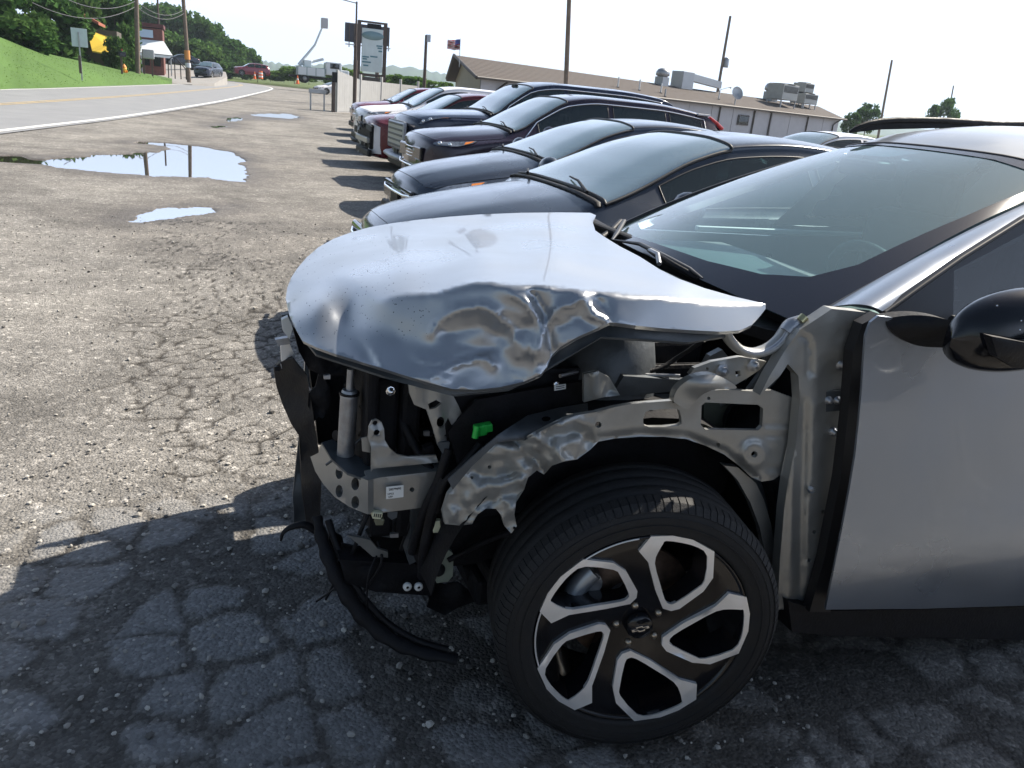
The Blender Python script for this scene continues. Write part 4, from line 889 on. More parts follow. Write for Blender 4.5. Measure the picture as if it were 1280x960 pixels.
    for s in (-1, 1):
        a = spec['win'][0][0]-.12; b = spec['win'][0][1]+.04; c = spec['win'][1][1]-.05; wz = spec['wheels'][1]
        panel('front_door', dens([(a, s*4.9), (b, s*4.9), (b, s*7.7), (a-.04, s*7.7)]), .003); panel('rear_door', dens([(b+.012, s*4.9), (c+.1, s*4.9), (min(c, wz-R*1.25), s*6.6), (wz-R*1.35, s*7.7), (b+.012, s*7.7)]), .003)
        if handles:
            for hx in (b-.2, c-.2): p = lf.at(hx, s*5.35, .03); MB().tube([p-Vector((.09, 0, 0)), p, p+Vector((.09, 0, 0))], [.010, .014, .010], 6).build('door_handle', body_m, r)
        mirror_part(r, lf, cw+.42, s, body_m)
        q0 = s*4.4; hp = [(.05, s*4.2), (.07, s*3.3), (.28, s*3.15), (.66, s*3.55), (.58, s*4.1), (.27, s*4.7), (.07, s*4.9)]
        if not damaged: o = panel('headlight', dens(hp, 4), .012, M_['lens'], .08); \
            MB().patch(dens([(.50, s*3.55), (.63, s*3.6), (.54, s*4.0), (.46, s*4.1)], 3), lambda x, q: lf.at(x, q, .016)).build('amber_reflector', M_['amber'], o); \
            [MB().sphere(lf.at(x_, s*3.9, .006), .028, 8).build('lamp_bulb', M_['chrome'], o) for x_ in (.12, .25)]
        tp = [(L-.30, s*4.4), (L-.05, s*4.1), (L-.03, s*5.0), (L-.22, s*5.2)] if spec is SEDAN else [(L-.28, s*3.4), (L-.16, s*3.3), (L-.06, s*4.9), (L-.20, s*5.1)]
        panel('tail_light', dens(tp, 4), .012, M_['redl'], .08)
        if wheels:
            for wx_ in spec['wheels']: wheel(r, wx_, s*(lf.sec(wx_)[3][0]-.12), R, s, M_['cast'])
        if rails: MB().tube([lf.at(v, s*2.45, .045 if .02 < f < .98 else .0) for f, v in zip(np.linspace(0, 1, 14), np.linspace(hd+.15, L-.6, 14))], .018, 6).build('roof_rail', M_['black'], r)
    # front
    zt = spec['st'][0][1]
    if not damaged:
        g = MB(); g.box((.035, 0, zt-.03), (.05, 1.15, .17), 0, .02); gr = g.build('grille', M_['blackgloss'], r)
        for k in range(4): MB().tube([(.045, -.56, zt-.09+k*.04), (.0, 0, zt-.09+k*.04), (.045, .56, zt-.09+k*.04)], .007, 5).build('grille_bar', trim or M_['black'], gr)
        MB().box((.03, 0, .36), (.06, 1.3, .16), 0, .03).build('lower_intake', M_['black'], r)
        MB().box((0.0, 0, .52), (.02, .3, .15), 0, .003).build('plate_holder', M_['black'], r)
    # cowl and wipers
    MB().tube([lf.at(cw+.02, q, .0) for q in np.linspace(-2.7, 2.7, 12)], .028, 6, flat=.4).build('cowl', M_['black'], r)
    if wiper:
        for y_ in (-.38, .28):
            a = lf.at(cw+.02, y_*4, .03); b = lf.at(cw+.13, y_*4+1.35, .018); MB().tube([a, a.lerp(b, .5)+Vector((0, 0, .02)), b], [.012, .009, .006], 5).build('wiper', M_['black'], r)
    # dark underbody and wheelhouses, interior
    MB().box((L*.5, 0, .32), (L*.86, 1.25, .22)).build('underbody', M_['black'], r)
    for wx_ in spec['wheels']: MB().box((wx_, 0, R+.1), (R*2.2, 1.3, R*1.8), 0, .05).build('wheelhouse', M_['black'], r)
    if interior:
        zf = .62; bz_ = spec['st'][6][2]
        MB().box(((cw+.25), 0, bz_-.10), (.62, 1.5, .20), 0, .07).build('dashboard', M_['dash'], r); MB().box((L*.5, 0, .45), (L*.55, 1.55, .12)).build('cabin_floor', M_['seat'], r)
        hy = .36
        for sx_, y_ in ((hd+.18, -hy), (hd+.18, hy), (hd+1.05, -hy), (hd+1.05, hy)):
            mb = MB(); mb.box((sx_-.12, y_, .68), (.5, .5, .18), 0, .05); R_ = Matrix.Rotation(math.radians(-14), 3, 'Y').transposed(); mb.box((sx_+.16, y_, .98), (.14, .46, .62), 0, .05, None); mb.box((sx_+.20, y_, bz_+.30), (.09, .26, .17), 0, .035); mb.build('seat', M_['seat'], r)
        a = Matrix.Translation((hd-.42, -hy, bz_+.02)) @ Matrix.Rotation(math.radians(65), 4, 'Y'); MB().tube([a @ Vector((.18*math.cos(t), .18*math.sin(t), 0)) for t in np.linspace(0, 2*PI, 25)], .016, 6).build('steering_wheel', M_['black'], r)
        MB().box((hd-.10, 0, spec['st'][8][1]-.12), (.05, .22, .07), 0, .015).build('rear_view_mirror', M_['black'], r)
    return r
RG = 'cars parked in a row, noses to the left'
pA = paint('charcoal_blue_paint', (.022, .030, .045), .5, .25); pB = paint('steel_grey_paint', (.035, .045, .065), .5, .25); pC = paint('dark_plum_paint', (.018, .010, .022), .4, .18)
pD = paint('navy_paint', (.010, .016, .04), .4, .2); pE = paint('dark_red_paint', (.10, .008, .014), .45, .22); pF = paint('white_paint', (.72, .72, .74), .0, .25); pG = paint('pearl_white_paint', (.66, .66, .70), .1, .25)
pR = paint('maroon_paint', (.16, .012, .03), .4, .22); pI = paint('grey_paint', (.20, .21, .24), .5, .25)
def front_wreck(red):
    def fn(r, lf):
        MB().box((.06, .05, .62), (.16, 1.5, .5), 0, .04).build('radiator', M_['dark'], r); MB().box((-.04, 0, .55), (.08, 1.35, .12), 0, .02).build('crash_beam', M_['prim'], r)
        rr = np.random.default_rng(5)
        for i in range(9):
            y_ = rr.uniform(-.7, .7); z_ = rr.uniform(.35, .85); R = Matrix.Rotation(rr.uniform(0, 3), 3, 'X') @ Matrix.Rotation(rr.uniform(-.5, .5), 3, 'Z')
            MB().box((-.04, y_, z_), (.03, rr.uniform(.12, .35), rr.uniform(.04, .12)), 0, .008, R).build('broken_bracket', M_['primd'] if i % 3 else M_['cast'], r)
        MB().box((-.03, -.1, .30), (.1, 1.4, .14), 0, .03).build('bumper_remnant', M_['black'], r)
        if red: MB().patch([(-.82, .30), (-.55, .28), (-.50, .62), (-.62, .90), (-.80, .84)], lambda y, z: (-.02+.25*((-y-.5)/.35)**2, y, z), step=.08, back=(.02, 0, 0)).build('torn_bumper_skin', pF, r)
    return fn
def chrome_grille(r, lf):
    o = MB().box((-.02, -.1, .80), (.06, 1.2, .46), 0, .05).build('grille_surround', M_['cast'], r)
    for k in range(5): MB().box((-.052, -.1, .63+k*.085), (.012, 1.06, .035), 0, .004).build('grille_bar', M_['primd'], o)
    MB().tube([(.16, -.92, .44), (.02, -.7, .44), (-.04, 0, .44), (.02, .7, .44), (.16, .92, .44)], .09, 12, flat=.6).build('bumper', M_['cast'], r)
def lower_chin(m_):
    def fn(r, lf): MB().tube([(.20, -.80, .30), (.02, -.55, .27), (-.04, 0, .26), (.02, .55, .27), (.20, .80, .30)], .05, 8).build('lower_lip', m_, r)
    return fn
def fog(r, lf):
    for s in (-1, 1): MB().sphere((.10, s*.66, .42), .03, 8).build('fog_lamp', M_['chrome'], r)
    MB().tube([(.06, -.72, .62), (-.015, -.4, .60), (-.03, 0, .60), (-.015, .4, .60), (.06, .72, .62)], .013, 6).build('chrome_wing', M_['chrome'], r)
make_car('parked_sedan', (0.0, 3.72, 0), SEDAN, pA, 'charcoal blue sedan standing directly beyond the crumpled silver car', 'car', RG, extras=(fog,))
make_car('parked_sedan', (.82, 6.55, 0), SEDAN, pB, 'steel grey sedan, second undamaged car beyond the crumpled one, left of the plum crossover', 'car', RG, extras=(fog, lower_chin(M_['cast'])))
def plum_tail(r, lf):
    o = Vector((1.66, 9.55, 0)); a, b = B(886, 146, y=8.72)-o, B(902, 161, y=8.70)-o; MB().tube([a, a.lerp(b, .5)+Vector((.01, -.01, 0)), b], [.03, .045, .05], 8, flat=.5).build('tail_light', M_['redl'], r)
    c = B(868, 143, y=9.4)-o; d = B(893, 149.5, y=8.95)-o; MB().box(c+Vector((-.12, .1, .0)), (.22, 1.1, .03), 0, .012).build('roof_spoiler', M_['cast'], r)
make_car('parked_crossover', (1.66, 9.55, 0), SUV, pC, 'dark plum crossover with a chrome window line, amber-tipped headlight and red tail light', 'car', RG, trim=M_['chrome'], extras=(fog, plum_tail))
make_car('parked_suv', (2.2, 12.7, 0), TRUCK, pD, 'large navy truck-like wagon with a tall chrome grille and chrome window line', 'car', RG, trim=M_['chrome'], extras=(chrome_grille,))
make_car('parked_sedan', (2.2, 15.6, 0), SUV, pE, 'dark red car with its front end torn open and a strip of white bumper skin', 'car', RG, damaged=True, extras=(front_wreck(True),), scale=.93)
make_car('parked_crossover', (2.6, 18.9, 0), SUV, pF, 'white crossover with its door mirror showing, beyond the wrecked dark red car', 'car', RG, extras=(lower_chin(M_['black']),))
make_car('parked_sedan', (3.3, 22.0, 0), SEDAN, pG, 'pearly white sedan between the white crossover and the maroon car', 'car', RG, extras=(fog,))
make_car('parked_crossover', (3.55, 25.0, 0), SUV, pR, 'maroon car with a dark roof near the far end of the row', 'car', RG, scale=.95)
make_car('parked_sedan', (4.2, 28.0, 0), SEDAN, pI, 'pale grey sedan at the far end of the row by the white fence', 'car', RG)
make_car('parked_sedan', (-.75, -2.95, 0), SEDAN, pA, 'dark car standing on the near side of the crumpled silver car', 'car', RG)  # out of view; added so the door and tyre reflect something dark
make_car('parked_hatchback', (9.2, 13.2, 0), SEDAN, pF, 'white car parked behind the row, only its roof showing before the building', 'car', None, scale=1.03)
# cars in the distance
make_car('parked_sedan', tuple(B(394, 117, z=0)), SEDAN, pF, 'white sedan parked on the grass verge left of the white fence', 'car', None, rz=.35, scale=1.0)
b_ = B(262, 97.5, y=100); make_car('driving_suv', (b_.x-.9, 97, max(b_.z, .02)), SUV, paint('dark_slate_paint', (.06, .07, .10), .5), 'dark slate SUV coming round the bend beside the banded pole', 'car', None, rz=PI/2-.35, scale=1.0)
b_ = B(245, 94, y=118); make_car('parked_pickup', (b_.x, 118, b_.z), SUV, paint('black_green_paint', (.02, .03, .03), .4), 'very dark car half hidden right of the banded pole', 'car', None, rz=PI/2-.2)
b_ = B(223, 82, y=120); make_car('parked_sedan', (b_.x-2, 120, b_.z), SEDAN, pA, 'dark blue sedan parked at the back of the pale forecourt', 'car', None, rz=.1)
b_ = B(292, 93.6, y=135); make_car('parked_pickup', (b_.x, 135, max(b_.z, .0)), SUV, pR, 'maroon pickup standing across the road beyond the bend', 'car', None, rz=.12, scale=1.15)

# ============================================================ THE CRUMPLED SILVER CAR
class TPS:
    def __init__(s, pts, val, lam=1e-4):
        s.p = np.array(pts, float)/100.; n = len(pts); r = np.linalg.norm(s.p[:, None]-s.p[None], axis=2); K = np.where(r > 0, r*r*np.log(r+1e-9), 0)+lam*np.eye(n)
        P = np.hstack([np.ones((n, 1)), s.p]); A = np.block([[K, P], [P.T, np.zeros((3, 3))]]); s.w = np.linalg.solve(A, np.append(val, [0, 0, 0]))
    def __call__(s, u, v):
        q = np.array([u, v])/100.; r = np.linalg.norm(s.p-q, axis=1); k = np.where(r > 0, r*r*np.log(r+1e-9), 0); return float(k@s.w[:-3]+s.w[-3]+s.w[-2]*q[0]+s.w[-1]*q[1])
def depth_of(P): return float((np.array(P)-CAM)@Fw)
def tps_px(ctrl, lam=1e-4):
    pts = []; val = []
    for u, v, a, x in ctrl: pts.append((u, v)); val.append(depth_of(B(u, v, **{a: x})))
    return TPS(pts, val, lam)
def at_depth(u, v, t): return Vector(CAM+ray(u, v)*t)
def seg_d(u, v, pl):
    b = 1e9
    for (x1, y1), (x2, y2) in zip(pl[:-1], pl[1:]):
        dx, dy = x2-x1, y2-y1; t = min(max(((u-x1)*dx+(v-y1)*dy)/(dx*dx+dy*dy), 0), 1); b = min(b, math.hypot(u-x1-t*dx, v-y1-t*dy))
    return b
W0 = Vector((0, 0, 0))
wreck = thing('damaged_car', W0, 'silver crossover in the foreground with a crumpled bonnet and its front wing and bumper missing', 'car')
S = M_['silver']
def plate(name, out, y, th, m_, holes=(), dep=None, step=None, parent=wreck, sm=0, axis='y', back=None):
    if sm: out = [p[:2] for p in smooth_loop([(a, b, 0) for a, b in out], sm)]
    fn = (lambda u, v: B(u, v, **{axis: y})) if dep is None else (lambda u, v: B(u, v, **{axis: y+dep(u, v)}))
    bk = back or ((0, th, 0) if axis == 'y' else (th, 0, 0) if axis == 'x' else (0, 0, -th))
    return MB().patch(out, fn, holes, step, bk, smooth=dep is not None).build(name, m_, parent)
# ---- bonnet
edge_c = [(375, 425, 'y', .5), (430, 447, 'y', .32), (480, 462, 'y', .24), (359, 372, 'z', .985), (364, 348, 'z', 1.0), (430, 400, 'y', .50), (400, 385, 'z', 1.035), (362, 395, 'y', .62)]
flank_c = edge_c+[(530, 475, 'y', .18), (575, 487, 'y', .15), (640, 480, 'y', .13), (690, 455, 'y', .09), (765, 403, 'y', .055), (820, 410, 'y', .05), (880, 414, 'y', .055), (930, 411, 'y', .085), (957, 388, 'y', .13),
 (478, 376, 'y', .40), (540, 370, 'y', .28), (630, 358, 'y', .165), (700, 362, 'y', .12), (765, 368, 'y', .088), (860, 376, 'y', .078), (957, 380, 'y', .135), (560, 430, 'y', .20), (640, 420, 'y', .145), (500, 425, 'y', .30),
 (540, 330, 'y', .36), (640, 320, 'y', .20), (760, 330, 'y', .12), (860, 345, 'y', .10), (430, 340, 'z', 1.075)]
def bz3(u, v, y): return B(u, v, y=y).z
zc = [(630, bz3(630, 358, .165)), (700, bz3(700, 362, .12)), (765, bz3(765, 368, .088)), (860, bz3(860, 376, .078))]
top_c = edge_c+[(478, 376, 'y', .40), (540, 370, 'y', .28), (630, 358, 'y', .165), (700, 362, 'y', .12), (765, 368, 'y', .088), (860, 376, 'y', .078), (957, 380, 'y', .135),
 (405, 305, 'z', 1.03), (480, 281, 'z', 1.07), (600, 268, 'z', 1.10), (745, 267, 'z', 1.12), (757, 297, 'z', 1.15), (850, 349, 'z', 1.175), (600, 310, 'z', 1.16), (690, 308, 'z', 1.165), (500, 320, 'z', 1.12), (430, 330, 'z', 1.07),
 (630, 420, 'z', zc[0][1]+.022), (700, 424, 'z', zc[1][1]+.022), (765, 430, 'z', zc[2][1]+.022), (860, 436, 'z', zc[3][1]+.022), (540, 440, 'z', 1.19)]
flank_t = tps_px(flank_c, .004); top_t = tps_px(top_c, .03)
def hood_t(u, v): return max(flank_t(u, v), top_t(u, v))
hood_out = [(357, 373), (359, 360), (364, 347), (372, 335), (383, 322), (398, 309), (418, 298), (440, 290), (462, 284), (490, 279), (520, 275), (560, 271), (600, 268), (650, 266), (700, 265.5), (738, 266), (745, 269), (741, 278), (744, 288), (757, 297), (775, 308), (800, 321), (825, 337), (850, 349), (880, 360), (915, 370), (945, 377), (957, 380), (957, 386), (950, 395), (940, 406), (925, 413), (900, 414.5), (870, 413), (830, 410.5), (795, 407), (770, 403.5), (762, 403), (745, 411), (722, 421), (700, 434), (690, 444), (684, 458), (676, 468), (655, 477), (625, 484), (595, 487), (565, 486), (535, 478), (505, 469), (480, 461), (450, 452), (420, 443), (395, 434), (378, 426), (370, 412), (362, 395)]
FOLDS = [  # polyline, amplitude (m, towards the camera positive), width px
 ([(538, 418), (548, 402), (570, 388), (600, 383), (618, 391), (626, 402), (640, 408), (646, 428)], .020, 9), ([(560, 416), (600, 408), (628, 420)], -.022, 22), ([(575, 432), (620, 436)], -.010, 14),
 ([(520, 446), (540, 453), (566, 452)], .010, 5), ([(541, 466), (560, 460), (580, 452), (603, 447), (616, 456)], .016, 6), ([(545, 460), (575, 447), (600, 442)], -.010, 6), ([(528, 475), (545, 470), (560, 474)], .010, 4),
 ([(640, 368), (652, 374), (662, 388)], .009, 5), ([(666, 368), (674, 380), (684, 398), (686, 412), (690, 440), (686, 456)], -.026, 7), ([(672, 440), (678, 415), (668, 392), (660, 378)], .022, 9),
 ([(686, 404), (699, 384), (715, 380), (728, 372), (737, 383), (741, 393), (760, 401)], .022, 6), ([(700, 408), (722, 396), (735, 404)], -.016, 14), ([(744, 372), (752, 380), (764, 402)], -.014, 6), ([(748, 385), (738, 378)], -.010, 6),
 ([(652, 412), (668, 406), (676, 400)], -.012, 8), ([(648, 445), (664, 430), (670, 470)], .012, 10), ([(630, 360), (590, 365), (540, 372)], .003, 7), ([(478, 376), (500, 374), (520, 372)], .004, 9)]
def hood_pt(u, v):
    t = hood_t(u, v)
    if v > 340:
        for pl, a, w_ in FOLDS:
            if -60 < u-pl[0][0] or True:
                d = seg_d(u, v, pl)
                if d < w_*4.5: t -= a*math.exp(-d/w_)
        k = max(0, 1-abs(u-640)/130)*min(max((v-362)/20, 0), 1)
        t += k*(abs(noise.noise((u*.026, v*.034, 3.3)))*.013+abs(noise.noise((u*.07, v*.07, 7.1)))*.0018)
    if v > 345 and u < 560: t += noise.noise((u*.02, v*.03, 9))*.003*min((v-345)/30, 1)
    return at_depth(u, v, t)
dent_zone = [p for p in hood_out]
mb = MB(); mb.patch(hood_out, hood_pt, (), 4.2, (.004, .010, -.010)); mb.build('bonnet', S, wreck)
# folded inner rim of the bonnet and its underside frame
plate('bonnet_underside', [(400, 425), (480, 448), (560, 468), (640, 462), (680, 440), (760, 398), (860, 402), (930, 400), (880, 375), (700, 360), (500, 375)], 0, .01, M_['black'], dep=None) if False else None
mb = MB(); mb.patch([(392, 425), (480, 452), (570, 475), (640, 468), (675, 450), (758, 400), (870, 408), (925, 400), (840, 352), (740, 290), (560, 280), (430, 300), (375, 345), (372, 400)], lambda u, v: hood_pt(u, v) + Vector((0.01, .03, -.045)), (), 16, (0, .004, -.006)); mb.build('bonnet_inner_panel', M_['primd'], wreck)
# grime streaks on the bonnet (dried drips): thin matt marks
grime = mat('dried_grime', (.20, .20, .205), .6)
dr = MB(); rr = np.random.default_rng(21)
for i in range(260):
    u, v = (rr.uniform(368, 540), rr.uniform(300, 425)) if i < 360 else (rr.uniform(540, 900), rr.uniform(285, 362))
    if inpoly(np.array([[u, v]]), hood_out)[0] and inpoly(np.array([[u+6, v+6]]), hood_out)[0]:
        p = hood_pt(u, v); n_ = (hood_pt(u+3, v)-p).cross(hood_pt(u, v+3)-p).normalized(); n_ = n_ if n_.z > 0 else -n_; a_ = n_.orthogonal().normalized(); b2 = n_.cross(a_); r_ = rr.uniform(.0007, .0018)
        ring = [p+(a_*math.cos(t)+b2*math.sin(t))*r_ for t in np.linspace(0, 2*PI, 7)[:-1]]; dr.add(ring+[p+n_*r_*.55], [(k, (k+1) % 6, 6) for k in range(6)])
dr.build('water_drops', mat('drop_water', (.05, .055, .06), .04, spec=.8), wreck, kind='stuff')
# ---- windscreen, roof, rear of body
EQ = dict(st=[(1.6, 1.2, 1.05, .9, .7, .3), (2.0, 1.36, 1.07, .92, .66, .25), (2.44, 1.515, 1.085, .925, .53, .24), (2.7, 1.59, 1.09, .925, .545, .24), (3.1, 1.635, 1.10, .925, .56, .24), (3.8, 1.645, 1.12, .92, .56, .24), (4.3, 1.61, 1.14, .90, .55, .26),
    (4.6, 1.55, 1.15, .88, .56, .28), (4.75, 1.3, 1.1, .85, .64, .33), (4.85, 1.0, .9, .82, .62, .36), (4.88, .8, .7, .76, .55, .42)], len=4.88, wheels=(3.72,))
elf = Loft(EQ); EO = Vector((-.9, .92, 0))
def eq(x, q, off=0.): return elf.at(x, q, off)+EO
C1, C2 = B(1010, 410, y=.2), B(757, 293, y=1.64)
def ws(s, t, off=0.):
    """s across (0 near .. 1 far), t up (0 cowl .. 1 header)"""
    a = C1.lerp(C2, s)+Vector((-.115, 0, .035))*(4*s*(1-s)); q = -2.45+4.9*s; b = eq(2.46, q if abs(q) > 1e-4 else 1e-4)+Vector((-.045, 0, .0))*(4*s*(1-s))
    return a.lerp(b, t)+Vector((-.028, 0, .028))*(4*t*(1-t))+Vector((-.5, 0, .86))*off
g = MB(); ns, nt_ = 33, 21; g.add([ws(i/(ns-1), j/(nt_-1)) for i in range(ns) for j in range(nt_)], [(i*nt_+j, (i+1)*nt_+j, (i+1)*nt_+j+1, i*nt_+j+1) for i in range(ns-1) for j in range(nt_-1)]); wsc = g.build('windscreen', M_['glassw'], wreck)
frit_m = mat('black_glass_border', (.010, .012, .02), .16, spec=.4)
def frit(nm, poly): MB().patch(poly, lambda s, t: ws(s, t, -.004), step=.06).build(nm, frit_m, wsc)
def dn(poly, k=6): return [tuple(Vector(poly[i]).lerp(Vector(poly[(i+1) % len(poly)]), t/k)) for i in range(len(poly)) for t in range(k)]
hole_ = dn([(.992, .03), (.6, .055), (.35, .07), (.20, .10), (.115, .155), (.075, .26), (.065, .6), (.075, .84), (.12, .925), (.3, .955), (.7, .967), (.97, .97), (.992, .9), (.996, .4)], 5)
MB().patch(dn([(0, 0), (1, 0), (1, 1), (0, 1)], 22), lambda s, t: ws(s, t, .003), [hole_], .06).build('glass_border', frit_m, wsc)
frit('mirror_shade', dn([(.50, .955), (.75, .955), (.68, .86), (.56, .86)]))
MB().box(ws(.60, .83, -.045), (.10, .20, .06), 0, .015).build('rear_view_mirror', M_['black'], wreck)
MB().tube([ws(s, 1.0, .0) for s in np.linspace(0, 1, 20)], .007, 6).build('header_seal', M_['rubber2'], wreck)
MB().tube([ws(1, t, .004) for t in np.linspace(0, 1, 12)], .010, 6).build('pillar_seal', M_['rubber2'], wreck)
def loft_part(nm, xs, qs, m_, skip=None):
    V = [eq(x, q if abs(q) > 1e-6 else 1e-6) for x in xs for q in qs]; nq = len(qs)
    return MB().add(V, [(i*nq+j, (i+1)*nq+j, (i+1)*nq+j+1, i*nq+j+1) for i in range(len(xs)-1) for j in range(nq-1) if not (skip and skip((xs[i]+xs[i+1])/2, (qs[j]+qs[j+1])/2))]).build(nm, m_, wreck)
xs_ = [2.47]+list(np.arange(2.55, 4.85, .09))+[4.86, 4.875, 4.88]
loft_part('roof', xs_, list(np.linspace(-3.02, 3.02, 32)), S)
hl = lambda x, q: (abs(q) < 3.88 and (2.62 < x < 3.35 or 3.42 < x < 4.1)) or (abs(q) > 4.6 and abs(q) < 9 and math.hypot(x-3.66, elf.at(x, q).z-.37) < .43)
for nm, a, b in (('body_side', -10, -3.02), ('body_side', 3.02, 10)): loft_part(nm, xs_, list(np.linspace(a, b, 34)), S, hl)
MB().patch([(q, 0) for q in (0,)]*0 or [(-.7, .35), (.7, .35), (.75, .8), (.6, 1.2), (-.6, 1.2), (-.75, .8)], lambda y, z: (3.96, .92+y, z), step=.2).build('tailgate', S, wreck)
for s in (-1, 1):
    for a, b in ((2.62, 3.35), (3.42, 4.1)):
        V = [eq(x, s*q, .0) for x in np.linspace(a-.03, b+.03, 10) for q in (3.0, 3.3, 3.6, 3.9)]; MB().add(V, [(i*4+j, (i+1)*4+j, (i+1)*4+j+1, i*4+j+1) for i in range(9) for j in range(3)]).build('side_window', M_['glassp'], wreck)
    w_ = wheel(wreck, 2.78, .92+s*.80, .375, s, M_['cast'])
# far A pillar and far front door stub, far side glass
fp = lambda s, t: ws(1, t).lerp(ws(1, t)+Vector((.05, .10, -.05)), s)
MB().patch([(0, 0), (1, 0), (1, 1), (0, 1)], fp, step=.12).build('far_pillar', S, wreck)
# far side of the front: wing, door
def far_side(a, z):
    return (a, 1.70+.03*math.sin((z-.3)*3)-.12*max(0, -a-.1)**2*2, z)
MB().patch([(-.62, .45), (-.5, .30), (-.42, .36), (-.40, .55), (-.2, .74), (.05, .78), (.3, .68), (.43, .45), (.45, .27), (1.6, .27), (1.6, 1.06), (.6, 1.07), (0, 1.06), (-.35, 1.0), (-.60, .92)], far_side, step=.12, back=(0, -.02, 0)).build('far_wing_and_door', S, wreck)
wheel(wreck, 0, 1.72, .37, 1, M_['cast'])
# far roof rail and near roof rail
rl = [B(u, v, y=1.45) for u, v in [(1062, 165), (1072, 159.5), (1085, 154.5), (1100, 151.5), (1120, 150), (1150, 149.8), (1180, 150.5), (1220, 153), (1250, 155)]]; rl += [Vector((x, 1.45, 1.665)) for x in (2.7, 3.0, 3.3)]+[Vector((3.5, 1.44, 1.60))]
MB().tube(rl, [.006]+[.012]*(len(rl)-2)+[.006], 8, flat=1).build('roof_rail', M_['black'], wreck)
plate('roof_rail_foot', [(1064, 166), (1074, 159), (1086, 155), (1101, 152), (1120, 150.5), (1180, 151), (1222, 154), (1240, 157), (1180, 160), (1100, 162)], 1.46, .02, M_['black'])
# ---- near A pillar (seen as a long lavender-grey band)
def apil(s, t):
    a = ws(0, t).lerp(ws(0, t), 0); A0 = B(1038, 384, y=.19); A1 = eq(2.46, -2.5); B0 = B(1103, 389, y=.075); B1 = eq(2.62, -3.1)+Vector((.05, 0, 0))
    p = A0.lerp(A1, t); q = B0.lerp(B1, t); c = p.lerp(q, s)+Vector((-.012, -.022, .018))*(4*s*(1-s)); return c+Vector((-.02, -.0, .03))*(4*t*(1-t))*.6
MB().patch(dn([(0, 0), (1, 0), (1, 1), (0, 1)], 10), apil, step=.08, back=(.012, .02, -.01)).build('pillar', M_['silver_shaded'], wreck)
MB().patch(dn([(-.16, -.02), (0.03, -.02), (0.03, 1), (-.16, 1)], 10), lambda s, t: apil(s, t)+Vector((.006, .012, -.008)), step=.1).build('pillar_trim', M_['rubber2'], wreck)
# ---- cowl and wipers
plate('cowl_panel', [(742, 272), (765, 285), (790, 300), (850, 340), (900, 372), (960, 398), (1012, 412), (1000, 420), (960, 412), (900, 395), (840, 372), (790, 335), (757, 305), (742, 292)], 1.045, .03, M_['black'], axis='z', step=20)
def wiper(pts, blade, nm='wiper'):
    t = MB().tube(pts, [.013, .011, .009][:len(pts)] if len(pts) < 4 else .01, 8).build(nm, M_['black'], wreck)
    MB().tube(blade, [.005, .010, .011, .008, .004][:len(blade)], 6, flat=.7).build('blade', M_['rubber2'], t); return t
wp = lambda u, v, off: (lambda q: q)(B(u, v, z=1.10+off))
wiper([wp(872, 348, 0), wp(845, 333, .02), wp(820, 318, .03), wp(812, 312, .03)], [wp(766, 300, .0), wp(800, 305, .022), wp(830, 320, .028), wp(862, 336, .02), wp(878, 348, .01)])
wiper([wp(752, 297, -.02), wp(765, 288, .0), wp(776, 276, .02)], [wp(765, 300, 0), wp(772, 290, .01), wp(780, 276, .02)])
MB().tube([wp(812, 313, .04), wp(822, 318, .04), wp(824, 330, .02)], .008, 6).build('wiper_clip', M_['cast'], wreck)
# ---- interior
MB().box((.88, .92, .97), (.62, 1.42, .16), 0, .07).build('dashboard', M_['dash'], wreck); MB().box((.78, .52, 1.05), (.22, .42, .06), 0, .03).build('instrument_hood', M_['dash'], wreck)
MB().box((2.0, .92, .42), (2.6, 1.5, .12)).build('cabin_floor', M_['seat'], wreck)
sw = Matrix.Translation((.98, .53, 1.055)) @ Matrix.Rotation(math.radians(64), 4, 'Y'); MB().tube([sw @ Vector((.19*math.cos(t), .19*math.sin(t), 0)) for t in np.linspace(0, 2*PI, 33)], .018, 8).build('steering_wheel', M_['black'], wreck)
mb = MB(); mb.tube([sw @ Vector((-.18, 0, 0)), sw @ Vector((.18, 0, 0))], .016, 6); mb.tube([sw @ Vector((0, -.18, 0)), sw @ Vector((0, .18, 0))], .016, 6); mb.build('wheel_spokes', M_['black'], wreck)
for x, y_ in ((1.75, .55), (1.75, 1.30), (2.65, .55), (2.65, 1.30)):
    MB().box((x-.15, y_, .66), (.52, .52, .2), 0, .06).build('seat', M_['seat'], wreck); MB().box((x+.16, y_, .96), (.16, .48, .58), 0, .06).build('seat_back', M_['seat'], wreck); MB().box((x+.2, y_, 1.33), (.1, .27, .18), 0, .04).build('headrest', M_['seat'], wreck)
MB().box((1.53, 1.665, 1.088), (.95, .03, .022), 0, .004).build('door_ledge', M_['white'], wreck); MB().box((2.42, 1.665, 1.10), (.13, .03, .022), 0, .004).build('door_ledge', M_['white'], wreck)
